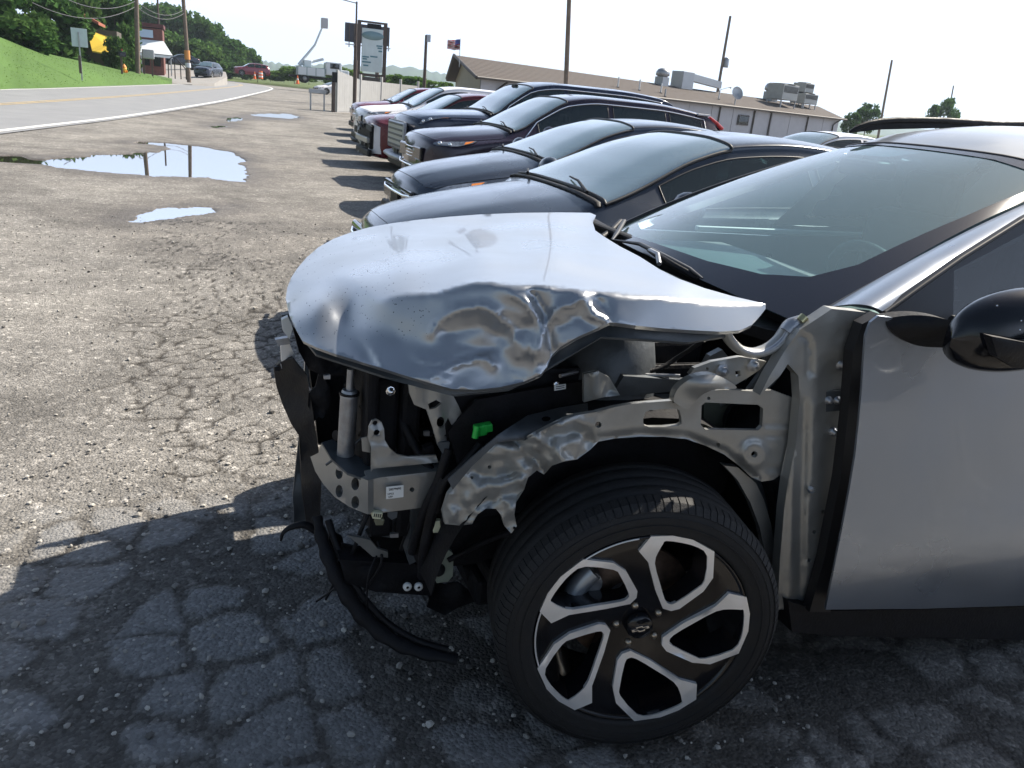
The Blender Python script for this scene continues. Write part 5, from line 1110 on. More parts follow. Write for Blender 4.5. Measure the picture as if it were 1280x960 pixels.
# ---- near front door
def door_y(z): return -.012+.06*max(0, z-.93)**1.0+.25*max(0, .50-z)**1.3+.012*math.sin((z-.62)*7)
def on_door(u, v):
    p = B(u, v, y=0)
    for _ in range(4): p = B(u, v, y=door_y(p.z))
    return p
door_out = [(1098, 395), (1088, 403), (1082, 420), (1080, 445), (1077, 490), (1074, 525), (1069, 570), (1062, 612), (1053, 660), (1043, 710), (1032, 762), (1150, 761), (1280, 757), (1420, 752), (1560, 745), (1600, 600), (1600, 480), (1600, 398), (1420, 398), (1280, 400), (1190, 403), (1150, 430), (1112, 418)]
door_out[-2:] = [(1140, 400)]
MB().patch(dn(door_out, 3), on_door, step=16, back=(.002, .008, 0)).build('front_door', M_['silver_shaded'], wreck)
plate('door_edge_seal', [(1100, 393), (1078, 405), (1066, 440), (1060, 520), (1050, 600), (1030, 700), (1012, 765), (1038, 765), (1060, 680), (1078, 560), (1084, 470), (1088, 420), (1104, 402)], .045, .03, M_['rubber2'])
plate('sill', [(985, 752), (1030, 764), (1280, 760), (1500, 755), (1500, 800), (1280, 800), (1040, 795), (990, 790)], .06, .12, M_['black'])
# window of the near door with black frame and sail
def on_win(u, v):
    p = B(u, v, y=.09)
    for _ in range(4): p = B(u, v, y=.07+.33*max(p.z-1.13, -.02))
    return p
MB().patch(dn([(1190, 338), (1280, 292), (1400, 240), (1560, 200), (1560, 400), (1280, 402), (1188, 402)], 3), on_win, step=30).build('door_window', M_['glassp'], wreck)
MB().patch([(1103, 391), (1150, 357), (1200, 322), (1280, 272), (1400, 208), (1400, 232), (1280, 290), (1190, 338), (1189, 402), (1110, 402)], lambda u, v: on_win(u, v)+Vector((0, -.006, 0)), back=(0, .02, 0)).build('window_frame', mat('satin_black', (.012, .013, .018), .4, spec=.3), wreck)
MB().tube([on_win(u, v)+Vector((0, -.008, 0)) for u, v in [(1103, 390), (1150, 356), (1200, 321), (1280, 271), (1400, 207)]], .006, 6).build('pillar_gutter', M_['rubber2'], wreck)
MB().tube([on_door(u, 400) for u in (1190, 1280, 1400, 1580)], .012, 6).build('waist_seal', M_['rubber2'], wreck)
# ---- door mirror
mc = B(1296, 410, y=-.19)
def mirror():
    t = MB(); v = []; n, k = 30, 22
    for i in range(n+1):
        a = -1+2*i/n
        for j in range(k):
            b = 2*PI*j/k; s = max(1-abs(a)**2.7, 0)**.5; cx, cz = math.cos(b), math.sin(b); zz = abs(cz)**.85*math.copysign(1, cz)*s*(.102 if cz > 0 else .075); yy = abs(cx)**.9*math.copysign(1, cx)*s*.075
            v.append(mc+Vector((a*.205, yy-.03*a, zz+.02*a-.01+(.018 if cz < 0 else 0)*a)))
    f = [(i*k+j, i*k+(j+1) % k, (i+1)*k+(j+1) % k, (i+1)*k+j) for i in range(n) for j in range(k)]
    o = t.add(v, f).build('door_mirror', M_['blackgloss'], wreck)
    lw = MB(); lw.patch([(-1, .2), (-.6, 0), (.9, 0), (.9, -.8), (.2, -1), (-.5, -.85), (-.85, -.4)], lambda a, b: mc+Vector((a*.21, -.062-.02*(1-a*a)+.03*(b*b), b*.075+.012*a)), step=.15, back=(0, .02, 0)); lw.build('mirror_base', M_['black'], o)
    r_ = np.random.default_rng(3)
    plate('mirror_foot', [(1107, 401), (1120, 396), (1150, 394), (1182, 399), (1200, 410), (1198, 432), (1165, 434), (1140, 430), (1118, 417)], -.01, .035, M_['black'], sm=3, dep=lambda u, v: -.10*max(0, (u-1110)/90)**1.2+.00004*(v-412)**2, step=9, parent=o)
    
    for k_ in range(26): a_, b_ = r_.uniform(-.7, .9), r_.uniform(.1, 1.2); s = (1-abs(a_)**2.7)**.5; MB().sphere(mc+Vector((a_*.205, -.076*s*math.cos(b_)-.03*a_, .102*s*math.sin(b_)+.02*a_-.01)), .0022, 5).build('water_drop', M_['chrome'], o) if k_ < 12 else None
mirror()
# ---- hinge pillar and bulkhead corner
HP = [(1040, 386), (1098, 392), (1082, 404), (1072, 420), (1062, 440), (1058, 470), (1056, 520), (1048, 600), (1034, 680), (1020, 740), (1012, 762), (972, 762), (975, 700), (980, 640), (985, 600), (994, 560), (1000, 500), (998, 470), (985, 455), (975, 470), (950, 494), (962, 470), (980, 440), (1000, 412), (1022, 398)]
def hp_dep(u, v):
    d = 0
    for c, w_, a in ((1005+(v-500)*-.02, 5, .012), (1016+(v-500)*-.05, 3, -.006), (992+(v-500)*-.03, 3, -.008)):
        if v > 500: d += a*math.exp(-((u-c)/w_)**2)
    d += .03*min(max((u-1020)/25, 0), 1)*min(max((v-440)/30, 0), 1)
    d += .012*math.exp(-(seg_d(u, v, [(1003, 418), (1013, 432), (1013, 470)])/2.2)**2)
    d += .006*math.exp(-(seg_d(u, v, [(1045, 425), (1049, 418), (1058, 411)])/2)**2)+.02*min(max((470-v)/60, 0), 1)*min(max((1000-u)/20, 0), 1)
    return d
plate('hinge_pillar', HP, .085, .03, M_['prim'], dep=hp_dep, step=5, holes=[circ(1052, 455, 4.5), circ(1014, 612, 5), circ(1030, 640, 3), circ(1018, 665, 2.5), circ(1012, 700, 2.5)])
for u, v, r_ in ((1052, 455, .016), (1013, 610, .020), (1042, 540, .012), (1035, 500, .011), (1046, 500, .011), (1057, 500, .011)):
    p = B(u, v, y=.10); MB().lathe([(0, -.012), (r_*.6, -.012), (r_*.65, -.004), (r_, -.003), (r_, .006)], Matrix.Translation(p) @ Matrix.Rotation(-PI/2, 4, 'X'), 14).build('bolt', M_['cast'], wreck)
plate('hinge_plate', [(1028, 490), (1068, 488), (1070, 512), (1030, 515)], .10, .012, M_['primd'], holes=[circ(1038, 501, 4), circ(1053, 500, 3)])
plate('hinge_plate', [(1000, 648), (1020, 640), (1034, 655), (1030, 690), (1008, 705), (996, 690)], .10, .012, M_['primd'], holes=[circ(1018, 665, 3)])
# ---- apron: upper rail with slots, crumpled towards the nose
AP = [(992, 498), (966, 488), (940, 489), (905, 487), (880, 489), (866, 492), (852, 497), (838, 501), (812, 503), (790, 505), (768, 509), (745, 515), (722, 519), (706, 524), (690, 532), (672, 541), (656, 551), (640, 549), (622, 553), (606, 566), (590, 583), (574, 600), (560, 618), (553, 640), (556, 655), (575, 657), (590, 655), (597, 643), (607, 636), (620, 636), (627, 645), (631, 658), (639, 667), (646, 658), (643, 643), (645, 628), (655, 612), (660, 597), (671, 588), (680, 593), (690, 582), (704, 577), (722, 574), (738, 562), (748, 552), (770, 548), (800, 546), (830, 546), (858, 549), (882, 557), (905, 568), (925, 583), (940, 597), (952, 602), (966, 600), (978, 592), (986, 570), (992, 540)]
CR = [([(640, 549), (655, 565), (672, 577), (680, 593)], .030, 7), ([(622, 556), (650, 562), (668, 560)], -.02, 7), ([(668, 545), (690, 560), (706, 575)], -.022, 7), ([(590, 590), (620, 596), (650, 588)], .018, 6), ([(600, 612), (625, 604), (650, 600)], -.02, 7),
      ([(690, 545), (715, 540), (738, 552)], .020, 7), ([(655, 551), (690, 535), (720, 524)], -.016, 6), ([(612, 566), (640, 575), (655, 585)], -.014, 7), ([(628, 622), (640, 632), (642, 655)], -.014, 5), ([(612, 628), (632, 618), (646, 612)], .016, 5), ([(700, 560), (722, 548)], -.014, 6), ([(745, 515), (742, 535), (746, 550)], -.010, 6)]
def ap_dep(u, v):
    d = .10*min(max((700-u)/150, 0), 1)
    for pl, a, w_ in CR:
        q = seg_d(u, v, pl)
        if q < w_*3.5: d += a*math.exp(-(q/w_)**1.2)
    if u < 752: k = min((752-u)/25, 1); d += k*(noise.noise((u*.06, v*.06, 1.7))*.016+noise.noise((u*.14, v*.14, 4.1))*.006)
    d += -.010*math.exp(-((math.hypot(u-943, v-568)-12)/5)**2) - .012*math.exp(-(math.hypot(u-943, v-568)/6)**2)
    for a, b in ((958, 530), (958, 545), (960, 585)): d += .006*math.exp(-(seg_d(u, v, [(a, b), (990, b)])/2.5)**2)
    if u > 745: d += .016*math.exp(-(seg_d(u, v, [(748, 549), (800, 543), (858, 546), (905, 565), (945, 600)])/5)**2)
    return d
slot = [(806, 518), (812, 513), (845, 511), (850, 516), (852, 526), (848, 532), (812, 534), (804, 528)]; slot = [p[:2] for p in smooth_loop([(a, b, 0) for a, b in slot], 2)]
win_ = [(877, 507), (882, 503), (948, 506), (954, 511), (953, 533), (948, 538), (882, 537), (876, 531)]
plate('apron_rail', AP, .12, .012, M_['prim'], dep=ap_dep, step=4.2, holes=[slot, win_, circ(943, 568, 4), circ(898, 556, 2.4), circ(748, 531, 4), circ(612, 584, 2.4), circ(590, 597, 1.8), circ(643, 660, 2), circ(842, 502, 1.8), circ(886, 498, 2.2)])
plate('apron_top_flange', [(560, 600), (590, 572), (622, 545), (660, 520), (700, 510), (745, 503), (800, 492), (842, 488), (842, 502), (790, 507), (745, 516), (700, 526), (656, 550), (622, 553), (590, 583), (566, 612)], .14, .004, M_['primd'], dep=lambda u, v: .004*(540-v) if v < 540 else 0, step=12, holes=[circ(683, 524, 6, ry=3.5)])
plate('bent_bracket', [(842, 500), (846, 488), (856, 478), (872, 470), (890, 468), (905, 473), (918, 481), (919, 486), (895, 487), (880, 492), (868, 503), (858, 512), (846, 505)], .10, .02, M_['prim'], sm=3, dep=lambda u, v: -.035*math.exp(-((u-882)/26)**2-((v-480)/14)**2), step=4)
plate('closing_panel', [(880, 540), (955, 540), (955, 500), (880, 500)], .30, .01, mat('olive_inner_panel', (.10, .11, .085), .6, var=.2)); 
MB().lathe([(0, 0), (.055, 0), (.06, .02)], Matrix.Translation(B(925, 521, y=.28)) @ Matrix.Rotation(PI/2, 4, 'X'), 20).build('rubber_bung', M_['black'], wreck)
# wheel-arch liner and flange
arc = [(945, 604), (955, 625), (964, 655), (970, 690), (972, 740), (962, 745), (958, 700), (950, 660), (938, 628), (922, 600), (905, 582), (922, 584)]
plate('arch_flange', arc, .16, .02, M_['prim'], step=8, dep=lambda u, v: 0); plate('inner_apron', [(930, 596), (986, 596), (990, 640), (984, 700), (978, 765), (966, 765), (972, 700), (960, 640)], .20, .02, M_['primd'])
def liner(a, y_): R_ = .525; return (-.0+R_*math.cos(a)*(.93), y_, .36+R_*.98*math.sin(a))
MB().patch(dn([(-.35, .15), (PI*.60, .15), (PI*.97, .22), (PI*.97, .80), (-.35, .80)], 14), liner, step=.12).build('wheelhouse_liner', M_['dark'], wreck)
MB().box((.0, .78, .52), (1.05, .03, .7)).build('inner_wheelhouse', M_['dark'], wreck)
# ---- hinge arm of the bonnet, hinge base
hp_ = [(905, 412), (912, 425), (925, 437), (942, 441), (960, 436), (974, 425), (984, 410), (990, 404)]
path = [B(u, v, y=.13) for u, v, _ in smooth_loop([(a, b, 0) for a, b in hp_], 4, False)]; o = MB().tube(path, .021, 10, flat=.55).build('bonnet_hinge_arm', M_['prim'], wreck)
MB().tube([p+Vector((-.004, -.014, .004)) for p in path], .006, 6).build('hinge_rib', M_['cast'], o)
MB().tube([B(983, 415, y=.12), B(991, 405, y=.12), B(1003, 398, y=.12)], [.016, .018, .010], 10).build('hinge_pivot', M_['cast'], wreck); MB().tube([B(1000, 402, y=.11), B(1006, 396, y=.11)], .012, 8).build('hinge_pivot', mat('brassy_bolt', (.45, .40, .22), .3, metal=.9), wreck)
plate('hinge_base', [(862, 468), (868, 460), (890, 452), (925, 446), (940, 448), (958, 452), (950, 462), (935, 472), (918, 482), (905, 473), (888, 466), (872, 468)], .15, .012, M_['prim'], step=6, dep=lambda u, v: -.008*math.exp(-((u-903)**2+(v-464)**2)/60)-.008*math.exp(-((u-942)**2+(v-457)**2)/60), holes=[[(919, 464), (925, 463), (926, 470), (920, 471)], circ(884, 461, 2)])
for u, v in ((903, 464), (942, 457)): MB().lathe([(0, -.012), (.011, -.010), (.012, 0), (.019, .001)], Matrix.Translation(B(u, v, y=.14)) @ Matrix.Rotation(-PI/2, 4, 'X'), 6).build('bolt', M_['cast'], wreck)
plate('cowl_side', [(962, 432), (985, 418), (1003, 404), (1008, 430), (985, 455), (968, 480), (955, 492), (935, 488), (950, 468)], .19, .012, M_['primd']); plate('light_gap', [(888, 445), (903, 437), (912, 448), (878, 462)], .35, .02, M_['prim'])
# ---- engine bay
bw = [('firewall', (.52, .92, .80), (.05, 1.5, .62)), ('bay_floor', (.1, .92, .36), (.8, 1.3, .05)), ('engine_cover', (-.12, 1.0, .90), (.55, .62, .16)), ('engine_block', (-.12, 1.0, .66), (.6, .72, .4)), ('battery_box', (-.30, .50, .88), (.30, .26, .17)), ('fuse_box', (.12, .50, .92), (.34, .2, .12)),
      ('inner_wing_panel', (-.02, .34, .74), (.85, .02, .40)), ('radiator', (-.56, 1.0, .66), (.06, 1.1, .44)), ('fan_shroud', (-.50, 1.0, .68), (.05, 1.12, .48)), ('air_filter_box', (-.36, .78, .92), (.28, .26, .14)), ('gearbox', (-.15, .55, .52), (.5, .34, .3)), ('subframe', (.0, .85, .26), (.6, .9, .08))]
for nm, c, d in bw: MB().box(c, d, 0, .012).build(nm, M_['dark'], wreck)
MB().lathe([(0, .16), (.055, .16), (.06, .14), (.11, .10), (.13, 0), (.14, -.1)], Matrix.Translation((.0, .40, .92)), 24).build('strut_tower', M_['primd'], wreck)
rr = np.random.default_rng(12)
for i in range(16):
    a = Vector((rr.uniform(-.5, .35), rr.uniform(.35, .8), rr.uniform(.75, .98))); b = a+Vector((rr.uniform(-.3, .3), rr.uniform(-.15, .3), rr.uniform(-.12, .08))); c = (a+b)/2+Vector((0, 0, rr.uniform(-.08, .06)))
    MB().tube(smooth_loop([a, c, b], 6, False), rr.uniform(.006, .016), 8).build('bay_hose', M_['black'] if i % 4 else M_['cast'], wreck)
for i in range(12):
    p = Vector((rr.uniform(-.35, .35), rr.uniform(.30, .6), rr.uniform(.90, 1.0))); MB().lathe([(0, .014), (.009, .012), (.010, 0), (.016, 0)], Matrix.Translation(p), 8).build('bay_fastener', M_['cast'], wreck)
plate('bay_inner_panel', [(595, 500), (650, 490), (720, 478), (760, 470), (762, 512), (700, 524), (640, 555), (600, 575), (575, 590), (560, 540)], .30, .01, M_['dark'])
plate('strut_bracket', [(730, 468), (748, 464), (762, 472), (775, 494), (752, 497), (730, 503)], .22, .01, M_['prim'], dep=lambda u, v: .01*math.sin(u*.2), step=6)
plate('bay_rail', [(780, 470), (870, 476), (850, 488), (760, 498), (770, 486)], .26, .02, M_['primd'])
def label(u, v, w_, h_, y, name, lines, qr=False, tilt=0.):
    p = B(u, v, y=y); t = MB().box((0, 0, 0), (w_, .002, h_)).build(name, M_['white'], wreck); t.location = p; t.rotation_euler = (0, tilt, 0)
    for i, (s, sz, xx, zz) in enumerate(lines): text(t, s, sz, (xx*w_, -.0025, zz*h_), (PI/2, 0, 0), M_['ink'], ex=.0003)
    return t
lb = label(700, 484, .030, .013, .29, 'white_label', [], tilt=-.12)
for k in range(2): q_ = MB().box((0, -.0015, -.002+k*.005), (.022, .001, .0018)).build('print_line', M_['ink'], lb)
green = MB(); gp = B(600, 537, y=.28); green.box((0, 0, 0), (.030, .02, .028), 0, .004); green.tube([(-.016, -.008, -.014), (-.008, -.008, .016)], .0085, 8); green.box((.020, 0, .003), (.018, .022, .02), 0, .003); o = green.build('green_connector', M_['green'], wreck); o.location = gp; o.rotation_euler = (0, -.15, 0)
# ---- front end: crash beam, crush box, brackets
bx = lambda u, v: B(u, v, y=.33+.0065*(460-u))
mb = MB(); mb.patch([(388, 571), (398, 566), (402, 554), (410, 566), (420, 580), (434, 591), (456, 599), (460, 601), (460, 643), (452, 640), (436, 633), (418, 621), (404, 605), (394, 589)], lambda u, v: B(u, v, y=.33+.0050*(458-u)), [circ(424, 591, 4.6, ry=8), circ(424, 614, 4.6, ry=8), circ(444, 605, 5, ry=8), circ(444, 628, 5, ry=8)], 7, (.015, .01, 0)); mb.build('crash_beam', M_['prim'], wreck)
plate('crash_beam_top', [(402, 553), (415, 549), (432, 560), (455, 575), (470, 588), (556, 580), (558, 588), (462, 601), (434, 591), (414, 573)], .665, .006, M_['primd'], axis='z')
MB().patch([(460, 600), (475, 597), (556, 588), (560, 620), (548, 632), (462, 643)], lambda u, v: B(u, v, y=.34+.0035*math.exp(-((u-478)/5)**2)*(1 if v > 605 else .4)), [circ(515, 612, 3)], 6, (0, .05, 0)).build('crush_box', M_['prim'], wreck)
label(493.5, 615, .042, .032, .328, 'part_number_sticker', [('28279695', .0075, 0, .28), ('NPC2', .006, -.25, -.08), ('USA', .006, -.25, -.32)], tilt=-.04)
plate('beam_bracket', [(464, 590), (464, 560), (460, 548), (461, 534), (465, 526), (471, 524), (477, 528), (480, 536), (481, 550), (487, 560), (496, 568), (510, 571), (545, 569), (548, 578), (466, 586)], .34, .006, M_['prim'], holes=[circ(469, 529, 3.4), circ(471, 541, 4)], step=9, dep=lambda u, v: .004*math.sin(v*.3))
plate('inner_bracket', [(452, 548), (462, 545), (463, 566), (453, 564)], .36, .004, M_['prim'])
plate('tow_tab', [(485, 640), (497, 640), (496, 647), (490, 650), (485, 646)], .34, .006, M_['primd'])
rp = [(510, 474), (530, 478), (548, 482), (562, 486), (572, 505), (579, 520), (580, 533), (577, 540), (568, 538), (560, 522), (556, 530), (558, 548), (560, 564), (553, 567), (547, 556), (540, 532), (533, 512), (518, 506), (512, 492)]
plate('headlamp_bracket', rp, .30, .008, M_['prim'], step=8, dep=lambda u, v: .02*max(0, (u-555)/25)+.006*math.sin(u*.25), holes=[circ(551, 528, 5.2, ry=7), circ(557, 545, 1.8), [(535, 505), (545, 500), (552, 504), (545, 510), (537, 512)]])
plate('headlamp_bracket_foot', [(545, 553), (562, 553), (561, 563), (553, 567)], .295, .01, M_['primd'])
# receiver cylinder
c0, c1 = B(437, 487, y=.5), B(431, 585, y=.5); ax_ = (c1-c0); 
MB().tube([c0, c0+ax_*.06, c0+ax_*.10, c1], [.017, .0235, .022, .022], 20).build('receiver_cylinder', M_['cast'], wreck); MB().tube([c0-ax_*.25, c0], .009, 10).build('cylinder_pipe', M_['cast'], wreck); MB().tube([c0-ax_*.2+Vector((.04, 0, 0)), c0+Vector((.035, 0, 0))], .006, 8).build('thin_pipe', M_['cast'], wreck)
MB().tube([c0+ax_*.03, c0+ax_*.055], .0255, 20).build('cylinder_collar', M_['black'], wreck)
for k in range(7): MB().box(B(474+k*4, 478, y=.7), (.006, .01, .028)).build('radiator_fin', M_['cast'], wreck)
# lower structure
plate('frame_leg', [(515, 632), (528, 628), (532, 660), (524, 700), (512, 706), (507, 690), (514, 665)], .42, .03, M_['primd']); plate('frame_leg', [(530, 560), (542, 556), (548, 600), (548, 700), (534, 704), (530, 640)], .38, .02, M_['black'])
plate('bent_shield', [(434, 669), (463, 675), (472, 686), (485, 690), (485, 697), (466, 696), (450, 682)], .42, .01, M_['prim'], step=8, dep=lambda u, v: .001*(v-680))
plate('lower_tie_bar', [(425, 700), (520, 705), (548, 720), (540, 745), (470, 740), (432, 728)], .45, .06, M_['dark'], step=14, dep=lambda u, v: .01*math.sin(u*.2))
low = smooth_loop([B(u, v, z=z) for u, v, z in [(396, 645, .47), (402, 672, .42), (414, 705, .36), (432, 740, .29), (456, 772, .22), (490, 800, .16), (530, 816, .13), (572, 824, .12)]], 5, False)
MB().tube(low, [.013+.010*math.sin(i/len(low)*PI)+.003*math.sin(i*1.7) for i in range(len(low))], 10, flat=.4).build('lower_bumper_strip', M_['black'], wreck)
low2 = smooth_loop([B(u, v, z=z) for u, v, z in [(410, 650, .45), (424, 690, .38), (446, 735, .29), (480, 775, .20), (520, 800, .15), (560, 812, .13)]], 5, False); MB().tube(low2, .010, 8).build('lower_bumper_lip', M_['black'], wreck)
hk = smooth_loop([B(u, v, y=.62) for u, v in [(351, 676), (354, 666), (364, 659), (380, 656), (398, 664), (408, 662)]], 5, False); MB().tube(hk, np.linspace(.003, .016, len(hk)), 8).build('torn_plastic_hook', M_['black'], wreck)
plate('front_plastic_cover', [(342, 460), (352, 452), (366, 448), (384, 470), (392, 520), (398, 560), (402, 600), (400, 650), (384, 660), (378, 620), (376, 580), (374, 545), (364, 530), (354, 508), (346, 485)], .85, .02, M_['black'], step=10, dep=lambda u, v: .012*math.sin(v*.08)-.003*(u-342))
plate('front_air_guide', [(374, 545), (392, 548), (402, 600), (396, 655), (368, 660), (366, 620), (370, 580)], .80, .01, M_['primd'], step=10, dep=lambda u, v: .01*math.sin(v*.1))
for i, (a, m_) in enumerate([([(352, 400), (360, 396), (366, 410), (362, 424), (354, 414)], M_['white']), ([(344, 425), (360, 422), (364, 430), (348, 432)], M_['cast']), ([(351, 432), (362, 430), (370, 448), (364, 458), (356, 450), (352, 452)], M_['alu']), ([(350, 455), (364, 452), (369, 458), (352, 461)], M_['cast']), ([(343, 459), (366, 458), (366, 463), (344, 464)], M_['black']), ([(352, 394), (362, 392), (364, 398), (354, 401)], M_['primd'])]):
    plate('broken_grille_piece', a, .78+.01*i, .02, m_)
plate('latch_support', [(366, 410), (380, 425), (400, 436), (455, 455), (452, 470), (405, 470), (386, 462), (374, 440)], .62, .03, M_['dark'], step=12, dep=lambda u, v: .02*math.sin(u*.2)); plate('radiator_side', [(386, 455), (470, 465), (470, 560), (440, 560), (398, 556), (392, 500)], .78, .03, M_['dark'])
# connectors and looms
def connector(u, v, y, d, m_, nm='connector', rot=0.):
    o = MB().box((0, 0, 0), d, 0, .003).build(nm, m_, wreck); o.location = B(u, v, y=y); o.rotation_euler = (0, rot, 0)
    MB().box((0, -.001, -d[2]*.5), (d[0]*.8, d[1]*.9, .004)).build('connector_lip', m_, o); return o
c = connector(471, 642, .33, (.025, .018, .014), M_['cream'], rot=.2); [MB().box((-.008+.005*k, -.010, 0), (.002, .002, .009)).build('connector_rib', M_['ink'], c) for k in range(4)]
connector(474, 650, .34, (.022, .018, .014), mat('olive_plug', (.14, .14, .09), .5), rot=.1)
connector(545.5, 656, .30, (.020, .016, .030), M_['cream'], rot=0.05); MB().tube([B(546, 647, y=.30), B(545, 636, y=.31), B(552, 610, y=.31)], .003, 6).build('wire', M_['black'], wreck)
plate('horn_housing', [(543, 693), (550, 689), (562, 688), (567, 693), (566, 720), (560, 727), (546, 729), (550, 716), (546, 706), (548, 700)], .36, .03, mat('sage_plastic', (.22, .25, .20), .5, var=.15, vscale=30)); MB().sphere(B(548, 712, y=.36), .018, 10).build('horn_bowl', M_['black'], wreck)
plate('red_tab', [(541, 714), (546, 713), (546, 718), (541, 719)], .355, .004, M_['redl'])
for u in (509, 523): MB().lathe([(.004, -.006), (.011, -.006), (.012, 0), (.011, .004)], Matrix.Translation(B(u, 733, y=.42)) @ Matrix.Rotation(-PI/2, 4, 'X'), 16).build('hose_clip_ring', M_['white'], wreck)
def loom(pts, r_, m_=None, sm=6): MB().tube(smooth_loop([B(u, v, y=y) for u, v, y in pts], sm, False), r_, 8).build('wiring_loom', m_ or M_['black'], wreck)
loom([(556, 598, .29), (545, 625, .29), (538, 650, .30), (530, 690, .32), (528, 720, .36)], .014); loom([(600, 555, .28), (575, 585, .27), (555, 605, .28), (546, 640, .29)], .009); loom([(560, 560, .30), (548, 600, .30), (530, 640, .32), (515, 690, .38)], .012)
loom([(575, 600, .26), (560, 630, .27), (552, 660, .30), (556, 688, .34)], .006); loom([(640, 665, .25), (610, 675, .30), (580, 690, .35), (560, 700, .36)], .008); loom([(500, 500, .5), (505, 530, .45), (520, 560, .42), (540, 590, .36)], .012)
loom([(880, 425, .25), (850, 445, .3), (820, 462, .3), (780, 466, .3)], .006); loom([(700, 470, .3), (740, 462, .35), (790, 468, .3), (850, 470, .25)], .005, M_['cast'])
MB().box((-.60, 1.0, .74), (.03, 1.15, .40), 0, .01).build('nose_light_block', M_['dark'], wreck)  # dark panel added inside the nose to close a lit gap in the shadow
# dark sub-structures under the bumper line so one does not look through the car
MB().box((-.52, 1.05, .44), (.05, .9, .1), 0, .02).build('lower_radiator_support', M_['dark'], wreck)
# torn undertray, small brackets, bolts and looms that fill the open nose
rr = np.random.default_rng(77)
def jag(u0, v0, w_, h_, n=11): return [(u0+w_*.5*math.cos(2*PI*i/n)*(1+rr.uniform(-.35, .25)), v0+h_*.5*math.sin(2*PI*i/n)*(1+rr.uniform(-.35, .25))) for i in range(n)]
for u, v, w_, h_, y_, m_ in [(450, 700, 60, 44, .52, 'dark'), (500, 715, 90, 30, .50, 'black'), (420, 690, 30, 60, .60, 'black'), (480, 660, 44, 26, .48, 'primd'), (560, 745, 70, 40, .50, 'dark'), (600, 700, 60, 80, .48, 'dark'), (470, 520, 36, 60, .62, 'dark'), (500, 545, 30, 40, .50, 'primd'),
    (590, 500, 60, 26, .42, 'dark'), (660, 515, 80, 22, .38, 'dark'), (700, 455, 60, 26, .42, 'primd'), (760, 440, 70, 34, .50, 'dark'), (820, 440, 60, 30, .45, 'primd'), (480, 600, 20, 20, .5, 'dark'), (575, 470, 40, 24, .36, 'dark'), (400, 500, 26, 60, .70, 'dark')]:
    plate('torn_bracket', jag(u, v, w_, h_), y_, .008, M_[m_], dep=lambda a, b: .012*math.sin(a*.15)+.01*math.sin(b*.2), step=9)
for i in range(26):
    u, v = rr.uniform(470, 880), rr.uniform(425, 500)
    if v < 492-(u-470)*.02 and (v > 455 or u > 770): MB().lathe([(0, -.009), (.006, -.008), (.007, 0), (.011, .001)], Matrix.Translation(B(u, v, y=rr.uniform(.30, .45))) @ Matrix.Rotation(-PI/2+rr.uniform(-.8, .8), 4, 'X'), 8).build('bay_bolt', M_['cast' if i % 2 else 'chrome'], wreck)
for i in range(20):
    u, v = rr.uniform(420, 600), rr.uniform(480, 740); y_ = rr.uniform(.42, .62); du, dv = rr.uniform(-50, 50), rr.uniform(20, 70)
    loom([(u, v, y_), (u+du*.3+rr.uniform(-12, 12), v+dv*.4, y_-.03), (u+du, v+dv, y_)], rr.uniform(.0022, .007), M_['black'] if i % 5 else mat('grey_sheath', (.06, .065, .07), .5), 4)
for u, v, w_, h_ in ((488, 668, 10, 4), (530, 540, 7, 5), (640, 500, 10, 5), (405, 470, 8, 4)): plate('small_clip', [(u, v), (u+w_, v-1), (u+w_, v+h_), (u, v+h_)], .40, .008, M_['cast'])
# ---- front wheel (turned)
ST = -.215; WC = Vector((-.0115, .022, .3685)); WM = Matrix.Translation(WC) @ Matrix(((math.cos(ST), 0, math.sin(ST), 0), (math.sin(ST), 0, -math.cos(ST), 0), (0, 1, 0, 0), (0, 0, 0, 1)))
def onw(u, v):
    n = WM.to_3x3() @ Vector((0, 0, 1)); d = Vector(ray(u, v)); k = (WC-Vector(CAM)).dot(n)/d.dot(n); p = WM.inverted() @ (Vector(CAM)+d*k); return (p.x, p.y)
fw = bpy.data.objects.new('front_wheel', None); C.objects.link(fw); fw.parent = wreck; fw.matrix_local = WM
TR = .364
prof = [(.262, -.235), (.295, -.245), (.335, -.238), (.352, -.222), (.361, -.205)]
for a in (-.19, -.145, -.10, -.055): prof += [(.364, a-.016), (.364, a+.012), (.356, a+.014), (.356, a+.020), (.365, a+.022)]
prof += [(.362, -.025), (.356, -.008), (.346, .005), (.334, .012), (.318, .015), (.300, .013), (.287, .008), (.279, .010), (.270, .004), (.266, -.004), (.262, -.012)]
prof = [(.262+(r-.262)*.90, z) for r, z in prof]
MB().lathe(prof, Matrix.Identity(4), 96).build('tyre', M_['rubber'], fw)
mb = MB()
for k in range(110):
    a = 2*PI*k/110; ca, sa = math.cos(a), math.sin(a); e = Vector((-sa, ca, 0)); r0 = Vector((ca, sa, 0)); w_ = .0085
    for (ra, za), (rb, zb_) in (((.3540, -.034), (.3478, -.007)), ((.3478, -.007), (.332, .0105))):
        p = r0*ra+Vector((0, 0, za)); q = r0*rb+Vector((0, 0, zb_)); o_ = r0*.0014+Vector((0, 0, .0012)); mb.add([p-e*w_, p+e*w_, q+e*w_*.95, q-e*w_*.95, p-e*w_+o_, p+e*w_+o_, q+e*w_*.95+o_, q-e*w_*.95+o_], [(4, 5, 6, 7), (0, 1, 5, 4), (1, 2, 6, 5), (2, 3, 7, 6), (3, 0, 4, 7)], False)
o = mb.build('tread_block', M_['rubber'], fw, kind='stuff')
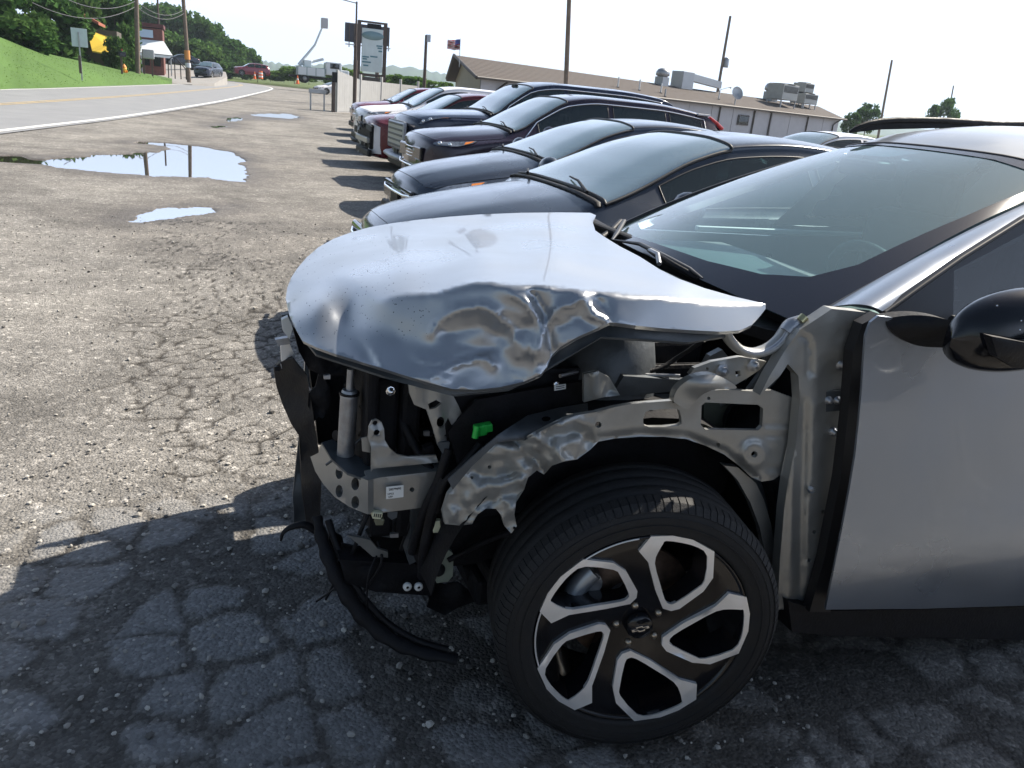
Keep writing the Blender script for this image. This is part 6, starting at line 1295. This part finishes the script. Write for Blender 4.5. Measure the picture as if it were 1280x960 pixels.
for r_ in (.319, .299): MB().tube([(r_*math.cos(t), r_*math.sin(t), .0155 if r_ > .32 else .0145) for t in np.linspace(0, 2*PI, 97)], .0016, 5).build('sidewall_ring', M_['rubber'], fw)
OP = [(813, 669), (840, 668), (865, 673), (892, 688), (891, 722), (880, 741), (852, 766), (842, 769.5), (832, 767), (822, 743), (811, 704), (798, 688)]; IP = [(832, 674.5), (852, 677), (872, 683), (883, 694), (881, 726), (873, 737), (848, 758), (840, 760.5), (834, 755), (826, 730), (819, 705), (822, 690), (828, 678)]
OPl = [onw(*p) for p in OP]; IPl = [onw(*p) for p in IP]
IPs = [p[:2] for p in smooth_loop([(a, b, 0) for a, b in IPl], 2)]
def rot2(P, k): a = k*2*PI/5; c, s = math.cos(a), math.sin(a); return [(x*c-y*s, x*s+y*c) for x, y in P]
def dish_(r): return -.028+.034*min(r/.24, 1)**1.2
RR = .266
dw = MB(); dw.patch(circ(0, 0, RR-.006, 72), lambda a, b: (a, b, dish_(math.hypot(a, b))-.009), [rot2(IPs, k) for k in range(5)], .022, (0, 0, -.018)); dw.build('wheel_disc', M_['blackgloss'], fw)
for k in range(5):
    mb = MB(); mb.patch(rot2([p for p in OPl], k), lambda a, b: (a, b, dish_(math.hypot(a, b))), [rot2(IPs, k)], .02, (0, 0, -.010)); mb.build('machined_spoke_loop', M_['alu'], fw)
    mb = MB(); q = rot2(IPs, k); n = len(q); mb.add([(a, b, dish_(math.hypot(a, b))-.004) for a, b in q]+[(a*.97, b*.97, -.075) for a, b in q], [(i, (i+1) % n, n+(i+1) % n, n+i) for i in range(n)]); mb.build('window_wall', M_['blackgloss'], fw)
    a = PI/2+.30+k*2*PI/5; c_ = (.056*math.cos(a), .056*math.sin(a)); MB().lathe([(0, .004), (.007, .003), (.0095, -.004), (.0095, -.02)], Matrix.Translation((*c_, dish_(.056)-.004)), 6).build('lug_nut', mat('bronze_lug', (.42, .36, .28), .3, metal=.9), fw)
MB().lathe([(RR, -.23), (RR+.001, -.012), (RR, .003), (RR-.004, .005), (RR-.009, .001), (RR-.012, -.02), (RR-.02, -.10), (RR-.02, -.22)], Matrix.Identity(4), 72).build('rim_barrel', M_['blackgloss'], fw)
MB().tube([((RR-.004)*math.cos(t), (RR-.004)*math.sin(t), .0035) for t in np.linspace(1.75, 3.75, 40)], .0022, 6).build('machined_lip', M_['alu'], fw)
MB().lathe([(0, -.012), (.030, -.013), (.033, -.017), (.034, -.03)], Matrix.Identity(4), 30).build('centre_cap', M_['blackgloss'], fw)
bt = [(-.021, -.0035), (-.0075, -.0035), (-.0055, -.008), (.0105, -.008), (.0095, -.0035), (.022, -.0035), (.0205, .0035), (.0075, .0035), (.0055, .008), (-.0105, .008), (-.0095, .0035), (-.0225, .0035)]
th_ = .30; bt = [(x*math.cos(th_)-y*math.sin(th_), x*math.sin(th_)+y*math.cos(th_)) for x, y in bt]; bi = [(x*.72, y*.58) for x, y in bt]
em = MB(); em.patch(bt, lambda a, b: (a, b, -.0095), [bi], None, (0, 0, -.003)); em.build('bow_tie_emblem', M_['chrome'], fw)
MB().lathe([(.05, -.115), (.165, -.115), (.165, -.135), (.05, -.135)], Matrix.Identity(4), 48).build('brake_disc', M_['rust'], fw); MB().lathe([(0, -.07), (.055, -.07), (.07, -.12), (.07, -.2)], Matrix.Identity(4), 24).build('hub', M_['cast'], fw)
cl = MB(); 
for a in (2.55, 2.85): cl.tube([(.150*math.cos(a), .150*math.sin(a), -.17), (.150*math.cos(a), .150*math.sin(a), -.075)], .034, 14)
cl.build('brake_caliper', M_['cast'], fw, kind=None); ca = MB(); ca.tube([(.165*math.cos(t), .165*math.sin(t), -.085) for t in np.linspace(2.35, 3.05, 8)], .026, 10); ca.build('caliper_bracket', mat('zinc_grey', (.36, .40, .45), .4, metal=.7), fw)

# ---- summer haze over the valley (pale, thin)
hz = bpy.data.materials.new('haze_air'); hz.use_nodes = True; hn = hz.node_tree; hn.nodes.clear(); ho = N(hn, 'ShaderNodeOutputMaterial'); hv = N(hn, 'ShaderNodeVolumePrincipled')
hv.inputs['Color'].default_value = (.74, .88, 1, 1); hv.inputs['Density'].default_value = .00030; hv.inputs['Anisotropy'].default_value = .2; hn.links.new(hv.outputs[0], ho.inputs['Volume'])
ho_ = MB().box((0, 1500, 80), (9200, 3700, 176)).build('haze', hz, kind='stuff')
